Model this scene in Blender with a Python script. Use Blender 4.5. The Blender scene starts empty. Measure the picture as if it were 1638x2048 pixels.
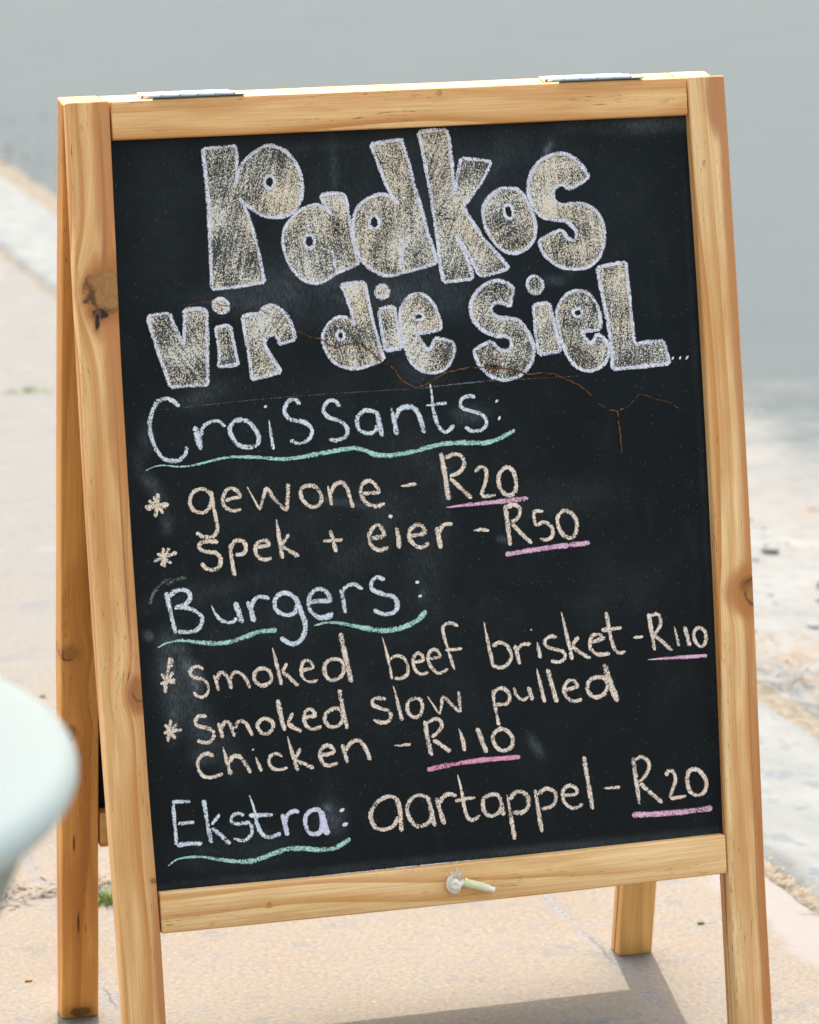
import bpy, bmesh, math, random
from mathutils import Vector, Matrix, noise as mnoise
from mathutils.geometry import tessellate_polygon
random.seed(7)
sc = bpy.context.scene
COL = sc.collection
rad = math.radians

# ------------------------------------------------------------------ camera, sky, sun
FPX = 7107.2458                       # focal length in photo pixels (photo 1638 x 2048)
LEAN, FW, TH, LEG = 0.166024, 0.036214, 0.025731, 0.901899
HW = 0.30                             # half width of the sign
RT, VB, RB = 0.034018, 0.686748, 0.035945
Z0 = LEG * math.cos(LEAN)             # hinge line height above the paving
CAM = Vector((-0.877976, -3.022486, 0.331082 + Z0))
YAW, PITCH, ROLL = 0.284963, 0.222934, -0.010425
fwd = Vector((math.sin(YAW)*math.cos(PITCH), math.cos(YAW)*math.cos(PITCH), -math.sin(PITCH)))
rgt = Vector((math.cos(YAW), -math.sin(YAW), 0)); upv = rgt.cross(fwd)
R_ = rgt*math.cos(ROLL) + upv*math.sin(ROLL); U_ = -rgt*math.sin(ROLL) + upv*math.cos(ROLL)
cd = bpy.data.cameras.new('camera'); cam = bpy.data.objects.new('camera', cd); COL.objects.link(cam)
cd.sensor_fit = 'VERTICAL'; cd.sensor_height = 36.0; cd.lens = FPX/2048*36.0
cd.clip_start = 0.05; cd.clip_end = 2000
m = Matrix((R_, U_, -fwd)).transposed().to_4x4(); m.translation = CAM
cam.matrix_world = m
cd.dof.use_dof = True; cd.dof.focus_distance = 3.13; cd.dof.aperture_fstop = 9.5; cd.dof.aperture_blades = 0
sc.camera = cam

SUN_AZ, SUN_EL = rad(14.3), rad(64)
sdir = Vector((math.sin(SUN_AZ)*math.cos(SUN_EL), math.cos(SUN_AZ)*math.cos(SUN_EL), math.sin(SUN_EL)))
w = bpy.data.worlds.new('World'); sc.world = w; w.use_nodes = True
wn = w.node_tree.nodes; sky = wn.new('ShaderNodeTexSky'); sky.sky_type = 'NISHITA'; sky.sun_disc = False
sky.sun_elevation = SUN_EL; sky.sun_rotation = SUN_AZ
sky.air_density = 2.2; sky.dust_density = 6.5; sky.ozone_density = 1.0
w.node_tree.links.new(sky.outputs[0], wn['Background'].inputs[0]); wn['Background'].inputs[1].default_value = 0.15
sl = bpy.data.lights.new('sun', 'SUN'); so = bpy.data.objects.new('sun', sl); COL.objects.link(so)
sl.energy = 2.0; sl.angle = rad(0.53); sl.color = (1.0, 0.95, 0.87)
so.rotation_euler = sdir.to_track_quat('Z', 'Y').to_euler(); so.location = sdir*30
vs = sc.view_settings; vs.view_transform = 'Standard'; vs.look = 'None'; vs.gamma = 1.0; vs.use_curve_mapping = False
vs.exposure = 1.56

# ------------------------------------------------------------------ helpers
def tag(o, label=None, cat=None, group=None, kind=None):
    if label: o['label'] = label
    if cat: o['category'] = cat
    if group: o['group'] = group
    if kind: o['kind'] = kind
    return o
def link(name, me, parent=None, mats=()):
    o = bpy.data.objects.new(name, me); COL.objects.link(o)
    for mm in mats: me.materials.append(mm)
    if parent is not None: o.parent = parent
    return o
def empty(name, loc=(0, 0, 0)):
    o = bpy.data.objects.new(name, None); COL.objects.link(o); o.location = loc; o.empty_display_size = .05
    return o
def ray(px, py): return fwd + R_*((px-819)/FPX) + U_*((1024-py)/FPX)
def on_z(px, py, z):
    d = ray(px, py); return CAM + d*((z-CAM.z)/d.z)
def proj(P):
    d = P-CAM; z = d.dot(fwd); return 819+FPX*d.dot(R_)/z, 1024-FPX*d.dot(U_)/z
# board frames: u across, v down the board from the hinge line, n away from the hinge plane
CL, SL = math.cos(LEAN), math.sin(LEAN)
def front(u, v, n): return Vector((u, -v*SL - n*CL, Z0 - v*CL + n*SL))
def rear(u, v, n): return Vector((u, v*SL + n*CL, Z0 - v*CL + n*SL))
NP = TH - 0.0105                      # front surface of the front chalkboard panel
PN = Vector((0, -CL, SL))
def on_panel(px, py, dn=0.0):
    d = ray(px, py); P0 = front(0, 0, NP+dn)
    return CAM + d*((P0-CAM).dot(PN)/d.dot(PN))

# ------------------------------------------------------------------ node helpers
class NT:
    def __init__(s, name, blend=False):
        s.m = bpy.data.materials.new(name); s.m.use_nodes = True
        s.n = s.m.node_tree.nodes; s.l = s.m.node_tree.links
        s.b = s.n['Principled BSDF']
    def set(s, inp, v):
        if hasattr(v, 'links') or hasattr(v, 'is_linked'): s.l.new(v, inp)
        else: inp.default_value = v
    def math(s, op, a, b=0.0, c=0.0, clamp=False):
        n = s.n.new('ShaderNodeMath'); n.operation = op; n.use_clamp = clamp
        s.set(n.inputs[0], a); s.set(n.inputs[1], b); s.set(n.inputs[2], c)
        return n.outputs[0]
    def vmath(s, op, a, b=(0, 0, 0)):
        n = s.n.new('ShaderNodeVectorMath'); n.operation = op
        s.set(n.inputs[0], a)
        if op == 'SCALE': s.set(n.inputs[3], b)
        else: s.set(n.inputs[1], b)
        return n.outputs[0]
    def ramp(s, v, a, b, lo=0.0, hi=1.0, smooth=True):
        n = s.n.new('ShaderNodeMapRange'); n.interpolation_type = 'SMOOTHSTEP' if smooth else 'LINEAR'
        s.set(n.inputs[0], v); s.set(n.inputs[1], a); s.set(n.inputs[2], b); s.set(n.inputs[3], lo); s.set(n.inputs[4], hi)
        return n.outputs[0]
    def noise(s, vec, scale, detail=2.0, rough=0.5, dist=0.0):
        n = s.n.new('ShaderNodeTexNoise'); s.set(n.inputs['Vector'], vec)
        n.inputs['Scale'].default_value = scale; n.inputs['Detail'].default_value = detail
        n.inputs['Roughness'].default_value = rough; n.inputs['Distortion'].default_value = dist
        return n.outputs[0]
    def voro(s, vec, scale, feature='F1', out=0):
        n = s.n.new('ShaderNodeTexVoronoi'); n.feature = feature; s.set(n.inputs['Vector'], vec)
        n.inputs['Scale'].default_value = scale
        return n.outputs[out]
    def mix(s, f, a, b):
        n = s.n.new('ShaderNodeMix'); n.data_type = 'RGBA'
        def c(v): return v if hasattr(v, 'is_linked') else (tuple(v)+(1.0,))[:4]
        s.set(n.inputs[0], f); s.set(n.inputs[6], c(a)); s.set(n.inputs[7], c(b))
        return n.outputs[2]
    def attr(s, name, out='Vector'):
        n = s.n.new('ShaderNodeAttribute'); n.attribute_name = name; return n.outputs[out]
    def sep(s, v):
        n = s.n.new('ShaderNodeSeparateXYZ'); s.l.new(v, n.inputs[0]); return n.outputs
    def comb(s, x, y, z):
        n = s.n.new('ShaderNodeCombineXYZ'); s.set(n.inputs[0], x); s.set(n.inputs[1], y); s.set(n.inputs[2], z); return n.outputs[0]
    def obj(s):
        n = s.n.new('ShaderNodeTexCoord'); return n.outputs['Object']
    def bump(s, h, strength=.3, dist=.001):
        n = s.n.new('ShaderNodeBump'); n.inputs['Strength'].default_value = strength; n.inputs['Distance'].default_value = dist
        s.l.new(h, n.inputs['Height']); s.l.new(n.outputs[0], s.b.inputs['Normal'])
    def out(s, col=None, rough=.6, spec=.3, metal=0.0, alpha=None):
        if col is not None:
            s.set(s.b.inputs['Base Color'], col if hasattr(col, 'is_linked') else (tuple(col)+(1.0,))[:4])
        s.set(s.b.inputs['Roughness'], rough); s.set(s.b.inputs['Specular IOR Level'], spec); s.set(s.b.inputs['Metallic'], metal)
        if alpha is not None: s.set(s.b.inputs['Alpha'], alpha)
        return s.m

# ------------------------------------------------------------------ wood
def wood(name, knots=(), light=(.92, .565, .25), dark=(.60, .245, .055), red=(.50, .19, .055), edge=None, bands=.95, freq=62., streaks=(), pockets=(), stains=()):
    """pine; attribute grain = (length, width, depth) in metres.  knots: (l, w, radius, strength)"""
    t = NT(name); G = t.attr('grain'); l, w_, d = t.sep(G)
    KN = []
    for (kl, kw, kr, ks) in knots:
        dl = t.math('MULTIPLY', t.math('SUBTRACT', l, kl), 1/(kr*1.05)); dw = t.math('MULTIPLY', t.math('SUBTRACT', w_, kw), 1/kr)
        wob = t.math('MULTIPLY', t.math('SUBTRACT', t.noise(G, 90, 3), .5), 1.2)
        r2 = t.math('ADD', t.math('MULTIPLY', dl, dl), t.math('MULTIPLY', dw, dw))
        rr = t.math('ADD', t.math('SQRT', r2), wob)
        q = t.math('EXPONENT', t.math('MULTIPLY', r2, -.14))
        w_ = t.math('ADD', w_, t.math('MULTIPLY', t.math('MULTIPLY', dw, q), -kr*.75))
        km = t.math('MULTIPLY', t.ramp(rr, 1.9, .8), ks)
        core = t.ramp(rr, 1.05, .8)
        rim = t.math('MULTIPLY', t.ramp(t.math('ABSOLUTE', t.math('SUBTRACT', rr, 1.02)), .26, .04), t.ramp(t.math('ADD', t.math('ADD', t.math('MULTIPLY', dl, .6), t.math('MULTIPLY', dw, -.55)), t.math('MULTIPLY', t.math('SUBTRACT', t.noise(G, 130, 2), .5), 1.2)), -.05, .75))
        rings = t.ramp(t.math('SINE', t.math('MULTIPLY', rr, 17.)), .2, 1., 0., .35)
        KN.append((km, t.math('MULTIPLY', core, ks), t.math('MULTIPLY', rim, ks), rings))
    drift = t.math('MULTIPLY', t.math('SUBTRACT', t.noise(t.comb(t.math('MULTIPLY', l, 2.6), t.math('MULTIPLY', w_, 9), t.math('MULTIPLY', d, 9)), 1., 1.), .5), .045)
    ww = t.math('ADD', t.math('ADD', w_, drift), t.math('MULTIPLY', d, .6))
    ph = t.math('ADD', t.math('MULTIPLY', ww, freq), t.math('MULTIPLY', t.noise(t.comb(t.math('MULTIPLY', l, 1.), t.math('MULTIPLY', ww, 22.), 3.3), 1., 1.), 2.4))
    fr = t.math('FRACT', ph)
    band = t.math('MULTIPLY', t.ramp(fr, .35, .93), t.ramp(fr, 1.0, .95))
    amp = t.ramp(t.noise(t.comb(t.math('MULTIPLY', l, 2.), t.math('MULTIPLY', ww, 40), 7.), 1., 1.), .3, .65, .2, 1.1)
    band = t.math('MULTIPLY', t.math('MULTIPLY', band, amp), bands)
    fib = t.noise(t.comb(t.math('MULTIPLY', l, 14.), t.math('MULTIPLY', w_, 900.), t.math('MULTIPLY', d, 900.)), 1., 3., .6)
    tick = t.noise(t.comb(t.math('MULTIPLY', l, 75.), t.math('MULTIPLY', w_, 1100.), t.math('MULTIPLY', d, 1100.)), 1., 1.)
    tk = t.math('MULTIPLY', t.ramp(tick, .66, .73), t.ramp(t.noise(t.comb(t.math('MULTIPLY', l, 6), t.math('MULTIPLY', w_, 70), d), 1., 1.), .48, .62))
    blotch = t.noise(t.comb(t.math('MULTIPLY', l, 7.), t.math('MULTIPLY', w_, 38.), t.math('MULTIPLY', d, 38.)), 1., 3.)
    col = t.mix(t.ramp(blotch, .38, .70, 0., .6), light, dark)
    col = t.mix(band, col, dark)
    col = t.mix(t.ramp(fib, .35, .72, 0., .42), col, red)
    if edge:
        e0, e1, es = edge
        col = t.mix(t.math('MULTIPLY', t.ramp(t.math('ADD', w_, t.math('MULTIPLY', drift, .25)), e0, e1), es), col, red)
    for (s0, sw, la, lb, st) in streaks:      # a single dark resin line along the grain at width s0
        dd = t.math('ABSOLUTE', t.math('SUBTRACT', t.math('ADD', w_, t.math('MULTIPLY', drift, .06)), s0))
        lm = t.math('MULTIPLY', t.ramp(l, la-.02, la+.02), t.ramp(l, lb+.02, lb-.02))
        col = t.mix(t.math('MULTIPLY', t.math('MULTIPLY', t.ramp(dd, sw, sw*.25), lm), st), col, (.33, .11, .045))
    col = t.mix(t.math('MULTIPLY', tk, .85), col, (.17, .065, .025))
    for (pl, pw, rl, rw, an, st, sc_) in stains:     # reddish heartwood patches
        a_, b_ = t.math('SUBTRACT', l, pl), t.math('SUBTRACT', t.sep(G)[1], pw)
        q2 = t.math('ADD', t.math('POWER', t.math('MULTIPLY', t.math('ABSOLUTE', a_), 1/rl), 2.), t.math('POWER', t.math('MULTIPLY', t.math('ABSOLUTE', b_), 1/rw), 2.))
        q2 = t.math('ADD', q2, t.math('MULTIPLY', t.math('SUBTRACT', t.noise(t.comb(t.math('MULTIPLY', l, 20), t.math('MULTIPLY', w_, 160), d), 1., 3.), .5), 1.6))
        col = t.mix(t.math('MULTIPLY', t.ramp(q2, 1.9, .45), st), col, sc_)
    for (km, core, rim, rings) in KN:
        col = t.mix(t.math('MULTIPLY', km, .72), col, (.40, .145, .035))
        cc = t.mix(t.ramp(t.noise(G, 210, 3.), .35, .65), (.42, .21, .055), (.30, .17, .06))
        col = t.mix(t.math('MULTIPLY', core, .7), col, t.mix(rings, cc, (.16, .07, .025)))
        col = t.mix(t.math('MULTIPLY', rim, .92), col, (.075, .028, .012))
    for (pl, pw, rl, rw, an, st) in pockets:    # resin pockets and bark inclusions
        a_, b_ = t.math('SUBTRACT', l, pl), t.math('SUBTRACT', t.sep(G)[1], pw)
        ca, sa = math.cos(an), math.sin(an)
        p1 = t.math('ADD', t.math('MULTIPLY', a_, ca/rl), t.math('MULTIPLY', b_, sa/rl)); p2 = t.math('ADD', t.math('MULTIPLY', a_, -sa/rw), t.math('MULTIPLY', b_, ca/rw))
        pr = t.math('ADD', t.math('SQRT', t.math('ADD', t.math('MULTIPLY', p1, p1), t.math('MULTIPLY', p2, p2))), t.math('MULTIPLY', t.math('SUBTRACT', t.noise(G, 260, 3), .5), .8))
        col = t.mix(t.math('MULTIPLY', t.ramp(pr, 1.9, .8), .6*st), col, (.30, .11, .03))
        col = t.mix(t.math('MULTIPLY', t.ramp(pr, 1.0, .7), st), col, (.022, .010, .006))
    t.bump(t.math('ADD', fib, t.math('MULTIPLY', tk, -1.5)), .25, .0006)
    return t.out(col, t.ramp(fib, .3, .7, .42, .58), .35)

def mesh_from(verts, faces, smooth=False, attr=None, attrname='grain'):
    me = bpy.data.meshes.new('mesh'); me.from_pydata([tuple(v) for v in verts], [], faces); me.update()
    if smooth: me.polygons.foreach_set('use_smooth', [True]*len(me.polygons))
    if attr is not None:
        a = me.attributes.new(attrname, 'FLOAT_VECTOR', 'POINT')
        a.data.foreach_set('vector', [c for v in attr for c in v])
    return me
def fix_normals(me):
    bm = bmesh.new(); bm.from_mesh(me); bmesh.ops.recalc_face_normals(bm, faces=bm.faces); bm.to_mesh(me); bm.free()

def plank(name, mapf, prof, L0, L1, rings, seed, mat, parent, bow=lambda t: (0., 0.), endf=None, amp=.00018):
    """loft profile [(w, n)] along length; mapf(length, w, n) -> world point"""
    V, F, A = [], [], []
    k = len(prof); cw = sum(p[0] for p in prof)/k; cn = sum(p[1] for p in prof)/k
    ls = [L0, L0+.0003, L0+.0012] + [L0+.0012+(L1-L0-.0024)*i/rings for i in range(1, rings)] + [L1-.0012, L1-.0003, L1]
    ins = [.0014, .0005, 0.] + [0.]*(rings-1) + [0., .0005, .0014]
    for ri, (l, s) in enumerate(zip(ls, ins)):
        bw, bn = bow(l)
        for (w_, n) in prof:
            j = mnoise.noise(Vector((l*9+seed, w_*40, n*40)))*amp*2
            ww = w_ - (math.copysign(min(s, abs(w_-cw)), w_-cw)) + bw + j
            nn = n - (math.copysign(min(s, abs(n-cn)), n-cn)) + bn + j*.6
            le = l
            if endf and ri >= len(ls)-3: le = l + endf(nn)
            V.append(mapf(le, ww, nn)); A.append((l+seed*.37, w_+seed*.011, n+seed*.017))
    for r in range(len(ls)-1):
        for i in range(k):
            a, b = r*k+i, r*k+(i+1) % k
            F.append((a, b, b+k, a+k))
    F.append(tuple(range(k-1, -1, -1))); F.append(tuple(range((len(ls)-1)*k, len(ls)*k)))
    me = mesh_from(V, F, False, A); fix_normals(me)
    me.polygons.foreach_set('use_smooth', [True]*len(me.polygons))
    me.set_sharp_from_angle(angle=rad(28))
    return link(name, me, parent, [mat])

def arc(cx, cy, r, a0, a1, n=3): return [(cx+r*math.cos(rad(a0+(a1-a0)*i/n)), cy+r*math.sin(rad(a0+(a1-a0)*i/n))) for i in range(n+1)]
def rect_prof(w0, w1, n0, n1, r=.0022, notch=None):
    """rounded rectangle; notch = (side, nc, half, depth) groove in the w0 or w1 side"""
    P = arc(w1-r, n1-r, r, 0, 90) + arc(w0+r, n1-r, r, 90, 180)
    if notch and notch[0] == 'w0':
        _, nc, h, dp = notch; P += [(w0, nc+h), (w0+dp, nc+h), (w0+dp, nc-h), (w0, nc-h)]
    P += arc(w0+r, n0+r, r, 180, 270) + arc(w1-r, n0+r, r, 270, 360)
    if notch and notch[0] == 'w1':
        _, nc, h, dp = notch; P += [(w1, nc-h), (w1-dp, nc-h), (w1-dp, nc+h), (w1, nc+h)]
    return P
# ------------------------------------------------------------------ ground (z = 0 is the paving top)
def strip(name, x0f, x1f, y0, y1, nx, ny, zf, mat):
    V, F = [], []
    for j in range(ny+1):
        y = y0+(y1-y0)*j/ny
        a, b = x0f(y), x1f(y)
        for i in range(nx+1):
            x = a+(b-a)*i/nx; V.append((x, y, zf(x, y, i, nx)))
    for j in range(ny):
        for i in range(nx):
            p = j*(nx+1)+i; F.append((p, p+1, p+nx+2, p+nx+1))
    o = link(name, mesh_from(V, F, True), None, [mat]); return tag(o, kind='structure')
def wob(seed, amp, sc_=3.0): return lambda y: amp*(mnoise.noise(Vector((y*sc_, seed, 0)))+.5*mnoise.noise(Vector((y*sc_*4, seed, 5))))
wa, wb, wc, wd = wob(1, .014, 5), wob(2, .012, 5), wob(3, .05, 2.5), wob(4, .02, 6)

t = NT('paving_stone'); P = t.obj(); px_, py_, pz_ = t.sep(P)
big = t.noise(P, 4.5, 4., .6); med = t.noise(P, 26, 4., .65); fin = t.noise(P, 190, 3., .7); gr = t.noise(P, 420, 2., .6)
stretch = t.noise(t.vmath('MULTIPLY', P, (14, 60, 1)), 1., 3.)
far = t.ramp(t.math('ADD', py_, t.math('MULTIPLY', big, .9)), 1.0, 2.6)
base = t.mix(t.ramp(big, .3, .7), (.172, .145, .117), (.184, .160, .136))
base = t.mix(far, base, (.145, .144, .140))
base = t.mix(t.ramp(med, .50, .66, 0., .6), base, (.160, .154, .152))
base = t.mix(t.ramp(t.noise(t.vmath('MULTIPLY', P, (1, 1.6, 1)), 15., 4., .7, .3), .56, .68, 0., .8), base, (.128, .128, .131))
base = t.mix(t.ramp(t.noise(P, 7.5, 4., .7), .58, .70, 0., .7), base, t.mix(far, (.195, .175, .152), (.182, .188, .19)))
base = t.mix(t.ramp(fin, .50, .70, 0., .7), base, (.120, .100, .086))
base = t.mix(t.ramp(fin, .47, .30, 0., .6), base, (.255, .228, .20))
base = t.mix(t.math('MULTIPLY', t.ramp(gr, .62, .74), t.ramp(med, .40, .62, .1, .9)), base, (.06, .056, .058))
base = t.mix(t.math('MULTIPLY', t.ramp(t.noise(P, 9, 5., .7), .57, .66), .65), base, (.125, .125, .132))
# smooth pinkish cement skim along the kerb
base = t.mix(t.math('MULTIPLY', t.ramp(py_, 1.6, .7), t.ramp(t.math('ADD', px_, t.math('MULTIPLY', t.math('SUBTRACT', t.noise(P, 7, 3.), .5), .22)), .425, .455, 0., .85)), base, t.mix(med, (.185, .172, .172), (.205, .192, .19)))
# mortar joints, worn and smeared
wx = t.math('ADD', px_, t.math('MULTIPLY', t.math('SUBTRACT', t.noise(P, 14, 3.), .5), .022))
wy = t.math('ADD', py_, t.math('MULTIPLY', t.math('SUBTRACT', t.noise(P, 11, 3.), .5), .03))
jx = t.math('ABSOLUTE', t.math('SUBTRACT', t.math('FRACT', t.math('ADD', t.math('DIVIDE', t.math('SUBTRACT', wx, .255), .5), 40.5)), .5))
jy = t.math('ABSOLUTE', t.math('SUBTRACT', t.math('FRACT', t.math('ADD', t.math('DIVIDE', t.math('SUBTRACT', wy, .51), .95), 40.5)), .5))
jd = t.math('MINIMUM', t.math('MULTIPLY', jx, .5), t.math('MULTIPLY', jy, .95))
jm = t.math('MULTIPLY', t.ramp(jd, .013, .002), t.ramp(t.noise(P, 19, 4., .65), .36, .56, .15, .95))
base = t.mix(jm, base, t.mix(t.ramp(fin, .4, .6), (.115, .113, .118), (.19, .182, .18)))
crk = t.math('MULTIPLY', t.ramp(jd, .0018, .0006), t.ramp(t.noise(P, 9, 3.), .52, .66, 0., .6))
base = t.mix(crk, base, (.075, .07, .06))
t.bump(t.math('ADD', t.math('ADD', t.math('MULTIPLY', fin, .6), t.math('MULTIPLY', gr, .3)), t.math('ADD', t.math('MULTIPLY', med, 1.), t.math('MULTIPLY', jm, -.8))), .55, .0035)
M_PAVE = t.out(base, .9, .15)

t = NT('kerb_concrete'); P = t.obj()
med = t.noise(t.vmath('MULTIPLY', P, (1, .7, 1)), 11, 4., .6); fin = t.noise(P, 120, 4., .7); spots = t.noise(P, 17, 2., .5, .4)
c = t.mix(t.ramp(med, .35, .65), (.152, .160, .160), (.180, .187, .186))
c = t.mix(t.ramp(spots, .58, .66, 0., .8), c, (.115, .132, .15))
c = t.mix(t.ramp(t.noise(t.vmath('MULTIPLY', P, (1, .55, 1)), 42, 3., .6), .54, .66, 0., .7), c, (.135, .146, .15))
c = t.mix(t.ramp(fin, .55, .75, 0., .5), c, (.12, .122, .122))
c = t.mix(t.ramp(t.noise(P, 5, 3.), .6, .7, 0., .5), c, (.185, .165, .145))
t.bump(t.math('ADD', fin, med), .5, .003); M_KERB = t.out(c, .92, .12)

t = NT('gutter_rubble'); P = t.obj()
med = t.noise(P, 8, 4., .65); fin = t.noise(P, 60, 4., .7); cell = t.voro(t.vmath('ADD', P, t.comb(t.math('MULTIPLY', fin, .02), 0., 0.)), 26)
c = t.mix(t.ramp(med, .35, .65), (.165, .165, .158), (.186, .189, .187))
c = t.mix(t.ramp(cell, .42, .25, 0., .5), c, (.130, .142, .155))
c = t.mix(t.ramp(fin, .55, .75, 0., .4), c, (.13, .127, .122))
c = t.mix(t.ramp(t.noise(t.vmath('MULTIPLY', P, (1, .7, 1)), 7.5, 4., .65), .53, .66, 0., .7), c, (.165, .13, .105))
t.bump(t.math('ADD', t.math('MULTIPLY', cell, -1.), fin), .35, .006); M_GUT = t.out(c, .95, .1)

t = NT('road_asphalt'); P = t.obj(); px_, py_, pz_ = t.sep(P)
med = t.noise(P, 2.2, 4., .6); fin = t.noise(P, 300, 3., .7); str_ = t.noise(t.vmath('MULTIPLY', P, (.5, 2.2, 1)), .8, 3.)
c = t.mix(t.ramp(med, .3, .7), (.060, .075, .083), (.065, .080, .088))
c = t.mix(t.ramp(t.noise(P, 9., 4., .7), .45, .7, 0., .4), c, (.060, .074, .081))
c = t.mix(t.ramp(fin, .5, .75, 0., .45), c, (.048, .056, .06))
c = t.mix(t.ramp(fin, .45, .28, 0., .4), c, (.125, .14, .148))
edge = t.math('SUBTRACT', px_, t.math('MULTIPLY', t.ramp(py_, 1.5, 6.5), -.55))
sand = t.ramp(t.math('ADD', t.math('SUBTRACT', t.math('ADD', px_, t.math('MULTIPLY', t.ramp(py_, 3.0, 6.0), .85)), 1.50), t.math('MULTIPLY', t.math('SUBTRACT', t.noise(P, 3.3, 5., .65), .5), .9)), .22, -.25)
c = t.mix(sand, c, t.mix(t.ramp(t.noise(P, 20, 4., .7), .4, .65), (.170, .167, .159), (.142, .143, .141)))
c = t.mix(t.math('MULTIPLY', sand, t.ramp(t.noise(t.vmath('MULTIPLY', P, (1, .6, 1)), 7., 4., .7), .52, .66, 0., .7)), c, (.165, .135, .112))
t.bump(fin, .4, .003); M_ROAD = t.out(c, .9, .2)

road = strip('road', lambda y: -250., lambda y: 250., -250, 250, 2, 2, lambda x, y, i, n: -.045, M_ROAD)
strip('pavement', lambda y: -5., lambda y: .502+wa(y), -7, 40, 2, 1400, lambda x, y, i, n: -.04 if i in (-1,) else 0., M_PAVE)
def kz(x, y, i, n): return (-.035 if i in (0, n) else .004+.003*mnoise.noise(Vector((x*9, y*9, 2))))
strip('kerb', lambda y: .512+wb(y), lambda y: .765+wb(y+7), -4, 40, 12, 1200, kz, M_KERB)
def gz(x, y, i, n):
    if i in (0, n): return -.06
    return -.022 + .007*mnoise.noise(Vector((x*7, y*7, 3)))+.003*mnoise.noise(Vector((x*23, y*23, 3))) - .018*max(0, (i/n-.6))/.4
strip('gutter', lambda y: .772+wb(y+7), lambda y: 1.20+wc(y)*2-.40*min(1, max(0, (y-2.6)/2.4)), -4, 40, 30, 1600, gz, M_GUT)
# skirt under the pavement edge so that the joint to the kerb is a real dark gap
t = NT('joint_soil'); P = t.obj(); f_ = t.noise(P, 70, 4., .7)
M_SOIL = t.out(t.mix(t.ramp(f_, .35, .65), (.11, .092, .072), (.19, .17, .14)), .95, .1)
strip('joint_soil', lambda y: .40, lambda y: .86, -4, 40, 4, 300, lambda x, y, i, n: -.008 if 0 < i < 4 else -.03, M_SOIL)

# ------------------------------------------------------------------ chalkboard sign
sign = empty('chalkboard_sign', (0, 0, 0))
tag(sign, 'wooden A-frame menu chalkboard with white, peach and lilac chalk writing standing on the pavement', 'chalkboard sign')
def on_front(px, py, n=TH):
    d = ray(px, py); X = CAM + d*((front(0, 0, n)-CAM).dot(PN)/d.dot(PN)) - Vector((0, 0, Z0))
    return X.x, -(X.y*SL + X.z*CL)
def knot(seed, px, py, r, s, swap=False):
    u, v = on_front(px, py)
    l, w_ = (u, v) if swap else (v, u)
    return (l+seed*.37, w_+seed*.011, r, s)
def streak(seed, u, wd_, v0, v1, s): return (u+seed*.011, wd_, v0+seed*.37, v1+seed*.37, s)
NC = NP-.0015
bowL = lambda l: (-.0037*math.sin(math.pi*min(l, .722)/.722), 0.)
bowR = lambda l: (.0032*math.sin(math.pi*min(l, .722)/.722), 0.)
foot = lambda n: n*math.tan(LEAN)
FV = lambda l, a, n: front(a, l, n)
FH = lambda l, a, n: front(l, a, n)
RV = lambda l, a, n: rear(a, l, n)
RH = lambda l, a, n: rear(l, a, n)
g = .0005
kL = [knot(3, 226, 580, .0178, 1.), knot(3, 290, 1385, .0075, .6)]
pk = lambda s, x, y, *r: (on_front(x, y)[1]+s*.37, on_front(x, y)[0]+s*.011)+r
pL = [pk(3, 207, 627, .0052, .0082, -.2, 1.), pk(3, 201, 643, .0080, .0024, -.1, 1.), pk(3, 309, 1762, .0028, .0030, 0, .5)]
mWL = wood('pine_left_leg', kL, pockets=pL, stains=[pk(3, 212, 596, .034, .016, 0, .8, (.50, .18, .045)), pk(3, 213, 592, .022, .014, 0, .6, (.40, .14, .035)), pk(3, 240, 760, .085, .009, 0, .8, (.54, .215, .07)), pk(3, 208, 330, .075, .008, 0, .6, (.56, .225, .08)), pk(3, 284, 1390, .016, .009, 0, .85, (.38, .12, .03)), pk(3, 325, 1960, .07, .006, 0, .8, (.50, .19, .06))], streaks=[streak(3, -HW+.0268, .0019, .02, .150, .85), streak(3, -HW+.0275, .0016, .215, .46, .7)], edge=(-HW+.020+.033, -HW+.034+.033, .62), freq=48)
kR = [knot(5, 1500, 1190, .0070, .9)]
sR = [pk(5, 1492, 1182, .022, .020, 0, .85, (.46, .16, .035)), pk(5, 1500, 1170, .008, .011, .4, .85, (.22, .07, .018)), pk(5, 1438, 190, .036, .012, 0, .9, (.50, .20, .08)), pk(5, 1458, 420, .22, .006, 0, .75, (.54, .23, .08)), pk(5, 1538, 1900, .22, .008, 0, .85, (.46, .165, .045))]
mWR = wood('pine_right_leg', kR, stains=sR, pockets=[pk(5, 1494, 1160, .0012, .008, .5, .6)], light=(.92, .61, .295), red=(.52, .21, .07), edge=(HW-.014+.055, HW-.002+.055, .75), freq=52, streaks=[streak(5, HW-.0085, .0009, .5, .93, .55)])
leg = plank('leg', FV, rect_prof(-HW, -HW+FW-g, 0, TH, .0026, ('w1', NC, .0017, .012)), 0, LEG, 46, 3, mWL, sign, bowL, foot)
plank('leg', FV, rect_prof(HW-FW+g, HW, 0, TH, .0026, ('w0', NC, .0017, .012)), 0, LEG, 46, 5, mWR, sign, bowR, foot)
mWT = wood('pine_top_rail', [knot(8, 878, 186, .0022, .5, True), knot(8, 690, 178, .0016, .35, True)], freq=40, bands=.85)
mWB = wood('pine_bottom_rail', [knot(9, 538, 1808, .0016, .6, True)], light=(.94, .62, .30), dark=(.66, .33, .10), freq=55, bands=.9)
plank('rail', FH, rect_prof(0.0002, RT, .001, TH-.0004, .0022), -HW+FW+.0006, HW-FW-.0006, 40, 8, mWT, sign, lambda l: (.0009*math.cos(l/.264*math.pi/2)*0, 0))
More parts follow.
